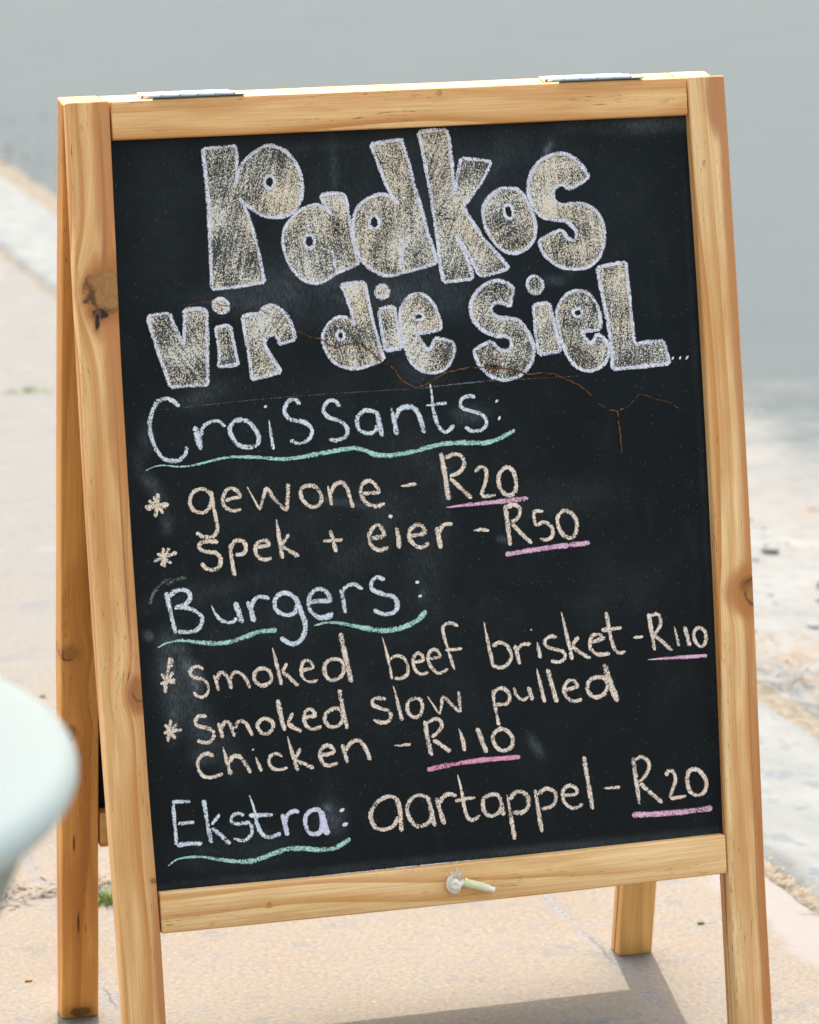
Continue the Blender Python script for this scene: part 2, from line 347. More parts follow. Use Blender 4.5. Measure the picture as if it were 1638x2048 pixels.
plank('rail', FH, rect_prof(VB, VB+RB, .001, TH-.0004, .0022), -HW+FW+.0006, HW-FW-.0006, 40, 9, mWB, sign, lambda l: (.0014*math.cos(min(1, abs(l)/.264)*math.pi/2), 0))
mRL = wood('pine_rear_left_leg', [(.52+4*.37, -HW+.008+4*.011, .007, .8), (.60+4*.37, -HW+.009+4*.011, .006, .9)], light=(.90, .43, .11), dark=(.55, .20, .04), freq=40, pockets=[(.80+4*.37, -HW+.016+4*.011, .012, .0011, 0, .8), (.715+4*.37, -HW+.012+4*.011, .009, .0010, 0, .8), (.896+4*.37, -HW+.018+4*.011, .006, .012, 0, .6)])
mRR = wood('pine_rear_right_leg', [(.12+6*.37, HW-.02+6*.011, .006, .6)], light=(.76, .45, .155), dark=(.56, .27, .075), freq=46)
NCr = NC
plank('leg', RV, rect_prof(-HW, -HW+FW-g, 0.0004, TH, .0026, ('w1', NCr, .0017, .012)), 0.0006, LEG, 40, 4, mRL, sign, lambda l: (-.0015*math.sin(math.pi*min(1, l/.9)), 0), foot)
plank('leg', RV, rect_prof(HW-FW+g, HW, 0.0004, TH, .0026, ('w0', NCr, .0017, .012)), 0.0006, LEG, 40, 6, mRR, sign, lambda l: (0, 0), foot)
mWQ = wood('pine_rear_rail', [], light=(.74, .45, .17))
plank('rail', RH, rect_prof(0.0007, RT, .001, TH-.0004, .0022), -HW+FW, HW-FW, 30, 11, mWQ, sign)
plank('rail', RH, rect_prof(VB, VB+RB, .001, TH-.0004, .0022), -HW+FW, HW-FW, 30, 12, mWQ, sign)

# ---- chalkboard panels.  Smears of wiped chalk are marks on the paint (attribute smear = amount, paint tone)
SMEARS = [  # centre, radii, angle, strength in photo pixels
    (600, 575, 120, 60, -8, .42), (760, 590, 150, 36, -6, .34), (845, 480, 34, 130, -8, .30), (905, 600, 30, 40, 0, .22), (668, 330, 9, 90, -2, .30),
    (665, 292, 110, 12, -3, .22), (1280, 250, 130, 16, -2, .34), (1096, 297, 7, 16, 25, .8), (970, 400, 20, 40, 0, .22),
    (830, 748, 55, 34, 0, .26), (292, 882, 16, 34, 0, .26), (400, 792, 60, 22, -20, .26), (935, 832, 36, 22, 0, .30), (862, 905, 70, 60, 0, .16),
    (300, 965, 14, 60, -32, .38), (332, 1045, 10, 22, -10, .38), (690, 1006, 62, 8, 10, .42), (770, 1040, 60, 90, 0, .13), (700, 1110, 120, 70, 0, .10),
    (336, 1310, 20, 52, 4, .75), (376, 1335, 13, 32, -30, .85), (392, 1362, 12, 30, 0, .6), (348, 1400, 20, 60, 5, .42), (350, 1440, 12, 40, 8, .5), (395, 1440, 34, 110, -38, .30),
    (355, 1300, 24, 14, 0, .4), (410, 1515, 26, 14, 0, .3), (1070, 1490, 9, 22, -28, .5), (662, 1635, 26, 34, -20, .38), (655, 1615, 7, 7, 0, .8), (298, 1272, 8, 8, 0, .9), (845, 1190, 8, 18, 10, .4),
    (1003, 1078, 9, 6, 10, .8), (440, 1180, 150, 26, -12, .14), (1140, 545, 10, 10, 0, .2), (985, 530, 26, 30, 0, .26), (1110, 560, 22, 10, 0, .34), (640, 430, 18, 70, 0, .15), (465, 330, 90, 200, 0, .06),
    (620, 930, 330, 240, 0, .07), (760, 1330, 420, 260, 0, .045), (800, 420, 300, 180, 0, .09), (900, 300, 240, 40, 0, .12), (480, 600, 110, 30, 0, .22), (890, 980, 12, 70, 0, .15), (1225, 420, 60, 120, 0, .05), (600, 1748, 330, 9, -5.6, .20), (1150, 1692, 330, 9, -5.6, .26), (1402, 900, 6, 620, -3.4, .10), (1120, 1000, 90, 40, -8, .10), (1230, 1180, 120, 60, -12, .06), (560, 1230, 200, 60, -8, .10), (850, 1120, 50, 120, 0, .12), (480, 1700, 150, 40, -6, .10), (330, 420, 60, 160, 0, .06), (1000, 330, 40, 70, -10, .14), (800, 640, 60, 70, 0, .2)]
CRACK = [('C', '355,345 420,340 520,320 600,330 720,355 800,380 870,365 950,370 1050,440 1110,435 1180,490 1240,545 1330,585 1420,605'),
         ('D', '50,640 90,650 150,690 215,720 300,690 380,670 430,690 480,730 540,790 590,835 660,870 700,900 740,970 800,1015 870,1040 960,1020 1030,970 1120,920 1200,905 1290,875 1400,880 1520,880 1638,890'),
         ('E', '340,815 430,835 490,850 550,835 640,845 700,870 780,905 850,950 930,1023'),
         ('Q', '1240,440 1285,470 1315,470 1360,455 1400,405 1450,420 1510,435 1560,462')]
REG = {'A': (380, 240, 3.7227), 'B': (800, 240, 3.7227), 'C': (270, 520, 3.8093), 'D': (620, 520, 4.095), 'E': (920, 500, 3.4125), 'F': (270, 760, 3.9),
       'G': (640, 760, 3.9), 'H': (270, 900, 3.15), 'I': (710, 890, 3.276), 'J': (290, 1140, 2.824), 'K': (300, 1240, 3.7227), 'L': (720, 1240, 4.8176),
       'M': (940, 1210, 3.276), 'N': (310, 1560, 3.8093), 'O': (720, 1490, 4.55), 'P': (1060, 1490, 4.095), 'Q': (560, 580, 1.95), 'X': (0, 0, 1.)}
def pts(reg, s):
    x0, y0, k = REG[reg]
    return [(x0+float(a)/k, y0+float(b)/k) for a, b in (q.split(',') for q in s.split())]
crackpx = [p for r, s in CRACK for p in pts(r, s)]
def crack_y(x):
    if x <= crackpx[0][0]: return 640
    for (a, b), (c, d) in zip(crackpx, crackpx[1:]):
        if a <= x <= c and c > a: return b+(d-b)*(x-a)/(c-a)
    return 830
def panel_mesh(mapf, nu, nv, painted):
    u0, u1, v0, v1 = -HW+FW-.008, HW-FW+.008, RT-.0015, VB+.0015
    V, F, A = [], [], []
    for j in range(nv+1):
        v = v0+(v1-v0)*j/nv
        for i in range(nu+1):
            u = u0+(u1-u0)*i/nu
            X = mapf(u, v, NP); V.append(X)
            s = 0.; tone = 0.
            if painted:
                x, y = proj(X)
                for (cx, cy, rx, ry, an, st) in SMEARS:
                    dx, dy = x-cx, y-cy
                    if abs(dx) > 2.6*max(rx, ry) or abs(dy) > 2.6*max(rx, ry): continue
                    ca, sa = math.cos(rad(an)), math.sin(rad(an))
                    a, b = (dx*ca+dy*sa)/rx, (-dx*sa+dy*ca)/ry
                    s = max(s, s*.5+st*math.exp(-.9*(a*a+b*b)))
                tone = 1/(1+math.exp((y-crack_y(x))/5.))
            A.append((s, tone, 0))
    for j in range(nv):
        for i in range(nu):
            p = j*(nu+1)+i; F.append((p, p+1, p+nu+2, p+nu+1))
    n0 = len(V)
    for (u, v) in ((u0, v0), (u1, v0), (u1, v1), (u0, v1)): V.append(mapf(u, v, NP-.003)); A.append((0, 0, 0))
    F.append((n0, n0+1, n0+2, n0+3))
    me = mesh_from(V, F, False, A, 'smear'); return me
t = NT('chalkboard_paint'); P = t.obj(); sm, tone, _ = t.sep(t.attr('smear'))
n1 = t.noise(P, 26, 4., .6); n2 = t.noise(t.vmath('MULTIPLY', P, (900, 900, 160)), 1., 2.); n3 = t.noise(t.vmath('MULTIPLY', P, (60, 60, 500)), 1., 3.)
c = t.mix(tone, (.0048, .0070, .0080), (.0058, .0088, .0112))
c = t.mix(t.ramp(n1, .5, .75, 0., .35), c, (.0105, .0135, .0158))
sa = t.math('MULTIPLY', sm, t.math('MULTIPLY', t.ramp(n1, .25, .7, .45, 1.25), t.ramp(n2, .3, .75, .5, 1.5)))
c = t.mix(t.math('MULTIPLY', sa, 1.15, clamp=True), c, (.105, .122, .132))
dust = t.math('MULTIPLY', t.ramp(t.voro(P, 230), .15, .06), t.math('GREATER_THAN', t.sep(t.voro(P, 230, out=1))[0], .72))
c = t.mix(t.math('MULTIPLY', dust, .2), c, (.42, .43, .44))
wv = t.noise(t.vmath('MULTIPLY', t.vmath('ADD', P, t.vmath('SCALE', P, 0.)), (34, 34, 9)), 1., 4., .7)
c = t.mix(t.ramp(wv, .5, .8, 0., .5), c, (.016, .0205, .0235))
scr = t.ramp(n3, .66, .76, 0., .12)
c = t.mix(scr, c, (.08, .09, .10))
t.bump(t.math('ADD', n2, n1), .08, .0005); M_BOARD = t.out(c, t.ramp(sm, 0., .5, .58, .8), .13)
board = link('blackboard', panel_mesh(front, 190, 260, True), sign, [M_BOARD])
link('blackboard', panel_mesh(rear, 1, 1, False), sign, [M_BOARD])

# ---- chalk: grains of pigment on the paint.  attribute chalk = (along m, across -1..1, pressure)
def chalk_mat(name, col, lo=.40, hi=.67, col2=None):
    t = NT(name); P = t.obj(); C = t.attr('chalk'); al, ac, pr = t.sep(C)
    nn = t.noise(t.vmath('MULTIPLY', P, (1050, 1050, 900)), 1., 1.5, .6)
    lowf = t.noise(P, 75, 2.)
    a2 = t.math('MULTIPLY', ac, ac); ac_ = t.math('ABSOLUTE', ac)
    thr = t.math('ADD', t.math('ADD', lo, t.math('MULTIPLY', t.math('MULTIPLY', a2, ac_), hi-lo)), t.math('MULTIPLY', t.math('SUBTRACT', .5, lowf), .16))
    thr = t.math('SUBTRACT', thr, pr)
    a = t.ramp(t.math('SUBTRACT', nn, thr), -.035, .05)
    c = t.mix(t.ramp(t.noise(P, 300, 2.), .35, .65), [x*.86 for x in col], [min(1, x*1.06) for x in col])
    if col2: c = t.mix(t.ramp(t.noise(P, 45, 2.), .5, .7), c, col2)
    return t.out(c, .95, .05, alpha=t.math('MULTIPLY', a, .93))
WHITE = chalk_mat('white_chalk', (.80, .84, .90)); PEACH = chalk_mat('peach_chalk', (.97, .77, .63)); GREEN = chalk_mat('green_chalk', (.50, .79, .66), .41)
PINK = chalk_mat('pink_chalk', (.88, .50, .66), .38, .64); LILAC = chalk_mat('lilac_chalk', (.83, .80, .89), .43, .69); ROSE = chalk_mat('rose_chalk', (.88, .37, .52), .38, .64)
LILAC2 = chalk_mat('lilac_chalk_dense', (.78, .72, .88), .32, .56)
GHOST = chalk_mat('wiped_chalk', (.20, .21, .22), .50, .70)
t = NT('beige_chalk_fill'); P = t.obj()
nn = t.noise(t.vmath('MULTIPLY', P, (1150, 1150, 820)), 1., 2., .65); lowf = t.noise(P, 42, 3.); hue = t.noise(P, 16, 2.)
dc, ds, dz = t.sep(t.attr('chalk')); fx, fy, fz = t.sep(P)
al = t.math('ADD', t.math('MULTIPLY', fx, dc), t.math('MULTIPLY', fz, ds)); pe = t.math('SUBTRACT', t.math('MULTIPLY', fz, dc), t.math('MULTIPLY', fx, ds))
strk = t.noise(t.comb(t.math('MULTIPLY', al, 26), t.math('MULTIPLY', pe, 330), dz), 1., 2.)
patch = t.noise(P, 27, 2.)
a = t.ramp(t.math('SUBTRACT', nn, t.math('ADD', .488, t.math('ADD', t.math('MULTIPLY', t.math('SUBTRACT', .5, strk), .24), t.math('MULTIPLY', t.math('SUBTRACT', .5, patch), .42)))), -.03, .05)
bg = t.mix(hue, (.11, .113, .108), (.16, .155, .142)); pk = t.mix(t.ramp(hue, .35, .65), (.86, .72, .56), (.84, .77, .67))
M_FILL = t.out(t.mix(a, bg, pk), .95, .05, alpha=t.math('MAXIMUM', t.math('MULTIPLY', a, .95), t.ramp(lowf, .3, .7, .15, .68)))
t = NT('rusty_crack'); P = t.obj(); n_ = t.noise(P, 260, 3.)
M_CRACK = t.out(t.mix(t.ramp(n_, .35, .6), (.018, .012, .009), (.20, .08, .033)), .9, .1)

def spline(P, closed=False, step=2.2):
    if len(P) == 2 and not closed:
        n = max(2, int(math.dist(*P)/step)); return [(P[0][0]+(P[1][0]-P[0][0])*i/n, P[0][1]+(P[1][1]-P[0][1])*i/n) for i in range(n+1)]
    Q = [P[-1]]+list(P)+[P[0], P[1]] if closed else [(2*P[0][0]-P[1][0], 2*P[0][1]-P[1][1])]+list(P)+[(2*P[-1][0]-P[-2][0], 2*P[-1][1]-P[-2][1])]
    o = []
    for i in range(1, len(Q)-2):
        p0, p1, p2, p3 = Q[i-1], Q[i], Q[i+1], Q[i+2]
        n = max(1, int(math.dist(p1, p2)/step))
        for k in range(n):
            s = k/n; s2 = s*s; s3 = s2*s
            o.append(tuple(.5*(2*p1[j]+(-p0[j]+p2[j])*s+(2*p0[j]-5*p1[j]+4*p2[j]-p3[j])*s2+(-p0[j]+3*p1[j]-3*p2[j]+p3[j])*s3) for j in (0, 1)))
    o.append(Q[-2]); return o
LAYER = [0]
class Marks:
    def __init__(s): s.V, s.F, s.A, s.M = [], [], [], []; a = random.gauss(1.4, .5); s.dirv = (math.cos(a), math.sin(a), random.random()*9)
    def stroke(s, P, width, closed=False, taper=0., mi=0, press=0., jit=.9, base=.0004, minw=0.):
        """ribbon of the given width (photo px) along px points, laid on the board"""
        L = spline(P, closed); LAYER[0] = (LAYER[0]+1) % 9
        n = len(L); k0 = len(s.V); tot = [0.]
        for a, b in zip(L, L[1:]): tot.append(tot[-1]+math.dist(a, b))
        T = max(tot[-1], 1e-3); sd = random.random()*99
        for i, (x, y) in enumerate(L):
            a, b = L[max(0, i-2)], L[min(n-1, i+2)]
            dx, dy = b[0]-a[0], b[1]-a[1]; h = math.hypot(dx, dy) or 1.; nx, ny = -dy/h, dx/h
            hw = width*.5*(1+.26*mnoise.noise(Vector((tot[i]*.05, sd, 0)))*jit)
            if taper: hw *= (1-taper)+taper*min(1., tot[i]/(T*.45))
            if not closed:
                e = min(tot[i], T-tot[i])/max(hw, .1)
                if e < 1: hw *= math.sqrt(max(.04, 1-(1-e)**2))
            j = .35*mnoise.noise(Vector((tot[i]*.3, sd, 3)))
            pr = press+.085*mnoise.noise(Vector((tot[i]*.035, sd, 9)))+.03*mnoise.noise(Vector((tot[i]*.12, sd, 4)))
            dn = base+LAYER[0]*3.5e-5+2.5e-5*tot[i]/T
            for sgn in (-1, 1):
                s.V.append(on_panel(x+nx*(hw*sgn+j), y+ny*(hw*sgn+j), dn)); s.A.append((tot[i]*.00045, sgn, pr))
            s.V.insert(len(s.V)-1, on_panel(x+nx*j, y+ny*j, dn)); s.A.insert(len(s.A)-1, (tot[i]*.00045, 0., pr))
        for i in range(n-1):
            a = k0+3*i
            s.F += [(a, a+1, a+4, a+3), (a+1, a+2, a+5, a+4)]; s.M += [mi, mi]
    def fill(s, outer, holes, mi, base):
        polys = [[Vector((x, y, 0)) for x, y in outer]]+[[Vector((x, y, 0)) for x, y in h] for h in holes]
        k0 = len(s.V)
        for pl in polys:
            for v in pl: s.V.append(on_panel(v.x, v.y, base)); s.A.append(s.dirv)
        for tri in tessellate_polygon(polys): s.F.append(tuple(k0+i for i in tri)); s.M.append(mi)
    def build(s, name, mats, parent):
        me = mesh_from(s.V, s.F, False, s.A, 'chalk')
        me.polygons.foreach_set('material_index', s.M)
        return link(name, me, parent, mats)
# title letters: outline segments 'region:points' (a segment is a smooth curve, corners between segments); holes and dots as ellipses cx,cy,rx,ry,angle
TITLE = [
 ('P', ['A:95,215 220,203 340,190', 'A:340,190 350,300 347,400 350,462', 'A:350,462 365,370 420,290 500,225 590,190 680,215 750,270 805,360 835,470 830,570 805,640 760,690 690,720 600,725 520,700 450,655 400,615 370,580', 'A:370,580 430,700 480,860 520,1030 555,1208', 'A:555,1208 360,1240 165,1262', 'A:165,1262 155,1050 145,800 130,550 110,350 95,215'], ['A:592,462,36,46,0'], []),
 ('a', ['A:970,560 1050,548 1140,545', 'A:1140,545 1160,580 1180,700 1205,850 1235,1000 1262,1066', 'A:1262,1066 1180,1105 1090,1142 1000,1200 920,1215 840,1190 770,1120 720,1030 695,940 692,860 715,790 770,715 850,655 930,630 990,645 1030,680 1060,712', 'A:1060,712 1000,625 970,560'], ['A:888,905,38,50,0'], ['A:1055,965 1072,1030 1082,1110']),
 ('d', ['A:1345,180 1460,160 1590,145', 'B:10,145 45,250 70,340 110,500 160,660 200,820 240,940 278,1062', 'B:278,1062 180,1095 10,1142', 'A:1580,1140 1540,1150 1480,1160 1400,1140 1330,1095 1270,1030 1230,930 1210,830 1215,740 1245,660 1300,600 1380,560 1450,555 1510,585 1555,627', 'A:1555,627 1490,540 1440,430 1390,300 1345,180'], ['A:1372,762,37,50,0'], ['A:1580,890 1590,960 1575,1040 1572,1120']),
 ('k', ['B:135,90 240,78 345,70', 'B:345,70 365,150 380,260 390,360 397,470 400,560', 'B:400,560 425,430 455,283', 'B:455,283 570,295 680,310', 'B:680,310 630,420 560,530 478,645', 'B:478,645 500,700 560,790 620,880 700,970 760,1040 815,1100', 'B:815,1100 710,1140 600,1165', 'B:600,1165 550,1080 490,970 415,850', 'B:415,850 470,970 510,1060 545,1182', 'B:545,1182 440,1195 325,1208', 'B:325,1208 300,1080 280,900 250,700 215,480 175,270 135,90'], [], []),
 ('o', ['B:800,505 880,520 940,590 985,690 1010,790 1000,880 950,950 870,990 790,980 720,930 650,830 620,730 620,650 660,580 730,520 800,505'], ['B:808,682,34,52,-12'], []),
 ('s', ['B:1410,425 1350,340 1290,280 1210,250 1130,260 1050,300 990,370 960,450 955,540 980,620 1020,690 1080,730 1150,745 1220,750 1270,780 1310,830 1312,870 1288,900', 'B:1288,900 1245,875 1208,815', 'B:1208,815 1120,850 1030,902', 'B:1030,902 1060,980 1120,1050 1200,1095 1300,1110 1400,1095 1470,1040 1510,960 1525,860 1510,770 1470,690 1410,640 1340,620 1270,620 1200,630 1150,590 1140,540 1165,500 1210,485 1250,520', 'B:1250,520 1330,480 1410,425'], [], []),
 ('v', ['C:95,430 180,412 262,405', 'C:262,405 300,500 370,655', 'C:370,655 378,500 375,378', 'C:375,378 460,372 546,375', 'C:546,375 550,600 550,800 555,955', 'C:555,955 410,960 270,968', 'C:270,968 220,820 160,650 120,520 95,430'], [], []),
 ('i', ['C:610,515 670,502 725,500', 'C:725,500 745,600 770,720 790,800', 'C:790,800 715,805 635,815', 'C:635,815 642,720 625,600 610,515'], [], []),
 ('r', ['C:815,430 880,415 945,408', 'C:945,408 985,362 1050,345 1110,375 1160,430 1200,510 1222,605', 'C:1222,605 1160,625 1095,645', 'C:1095,645 1090,600 1050,572 1005,590 988,640 1010,690 1060,770 1115,852', 'C:1115,852 1000,885 890,915', 'C:890,915 880,800 850,630 815,430'], [], ['C:945,412 958,490 970,560']),
 ('d', ['D:250,200 350,185 450,182', 'D:450,182 480,350 520,520 570,690 612,812', 'D:612,812 500,860 385,890 310,885 220,855 150,780 110,690 105,610 140,540 200,480 270,465 330,490 365,542', 'D:365,542 340,430 300,310 250,200'], ['D:250,618,32,36,0'], ['D:370,820 372,850 375,880']),
 ('i', ['D:560,410 620,390 690,378', 'D:690,378 710,500 735,620 755,720', 'D:755,720 690,730 618,745', 'D:618,745 595,620 575,500 560,410'], [], []),
 ('e', ['D:1078,565 1060,470 1010,360 940,290 870,275 800,310 745,390 735,480 745,590 775,710 820,820 880,890 960,920 1040,920 1110,890 1160,820 1185,740 1172,672', 'D:1172,672 1100,650 1020,638', 'D:1020,638 1000,700 970,732 930,690 900,640 868,602', 'D:868,602 970,590 1078,565'], ['D:890,462,40,30,-5'], []),
 ('S', ['E:370,270 330,230 260,210 190,225 120,280 80,350 75,420 100,490 160,550 240,585 320,590 350,630 345,678', 'E:345,678 290,685 250,660 215,620', 'E:215,620 150,650 92,682', 'E:92,682 120,760 160,820 210,860 280,885 350,880 420,850 480,780 505,700 490,620 450,540 400,480 340,465 270,460 220,430 215,390 245,360 300,365 340,390', 'E:340,390 352,330 370,270'], [], []),
 ('i', ['E:500,375 550,365 605,360', 'E:605,360 640,480 668,600 690,690', 'E:690,690 620,700 540,715', 'E:540,715 520,600 500,375'], [], []),
 ('e', ['E:960,542 955,430 920,350 870,290 800,275 730,300 675,370 660,450 675,540 700,640 740,730 800,800 870,825 940,810 990,770 1015,720 1022,670', 'E:1022,670 985,605 935,568', 'E:935,568 910,622 880,632 850,590 825,558', 'E:825,558 890,550 960,542'], ['E:803,428,32,28,0'], []),
 ('L', ['E:935,120 1030,100 1130,80', 'E:1130,80 1145,200 1165,400 1192,640', 'E:1192,640 1290,628 1390,620', 'E:1390,620 1412,700 1432,775', 'E:1432,775 1240,795 1040,812', 'E:1040,812 1030,650 1000,450 960,250 935,120'], [], []),
]
DOTS = ['C:655,350,62,54,20', 'D:592,260,54,56,0', 'E:512,238,52,62,-15']
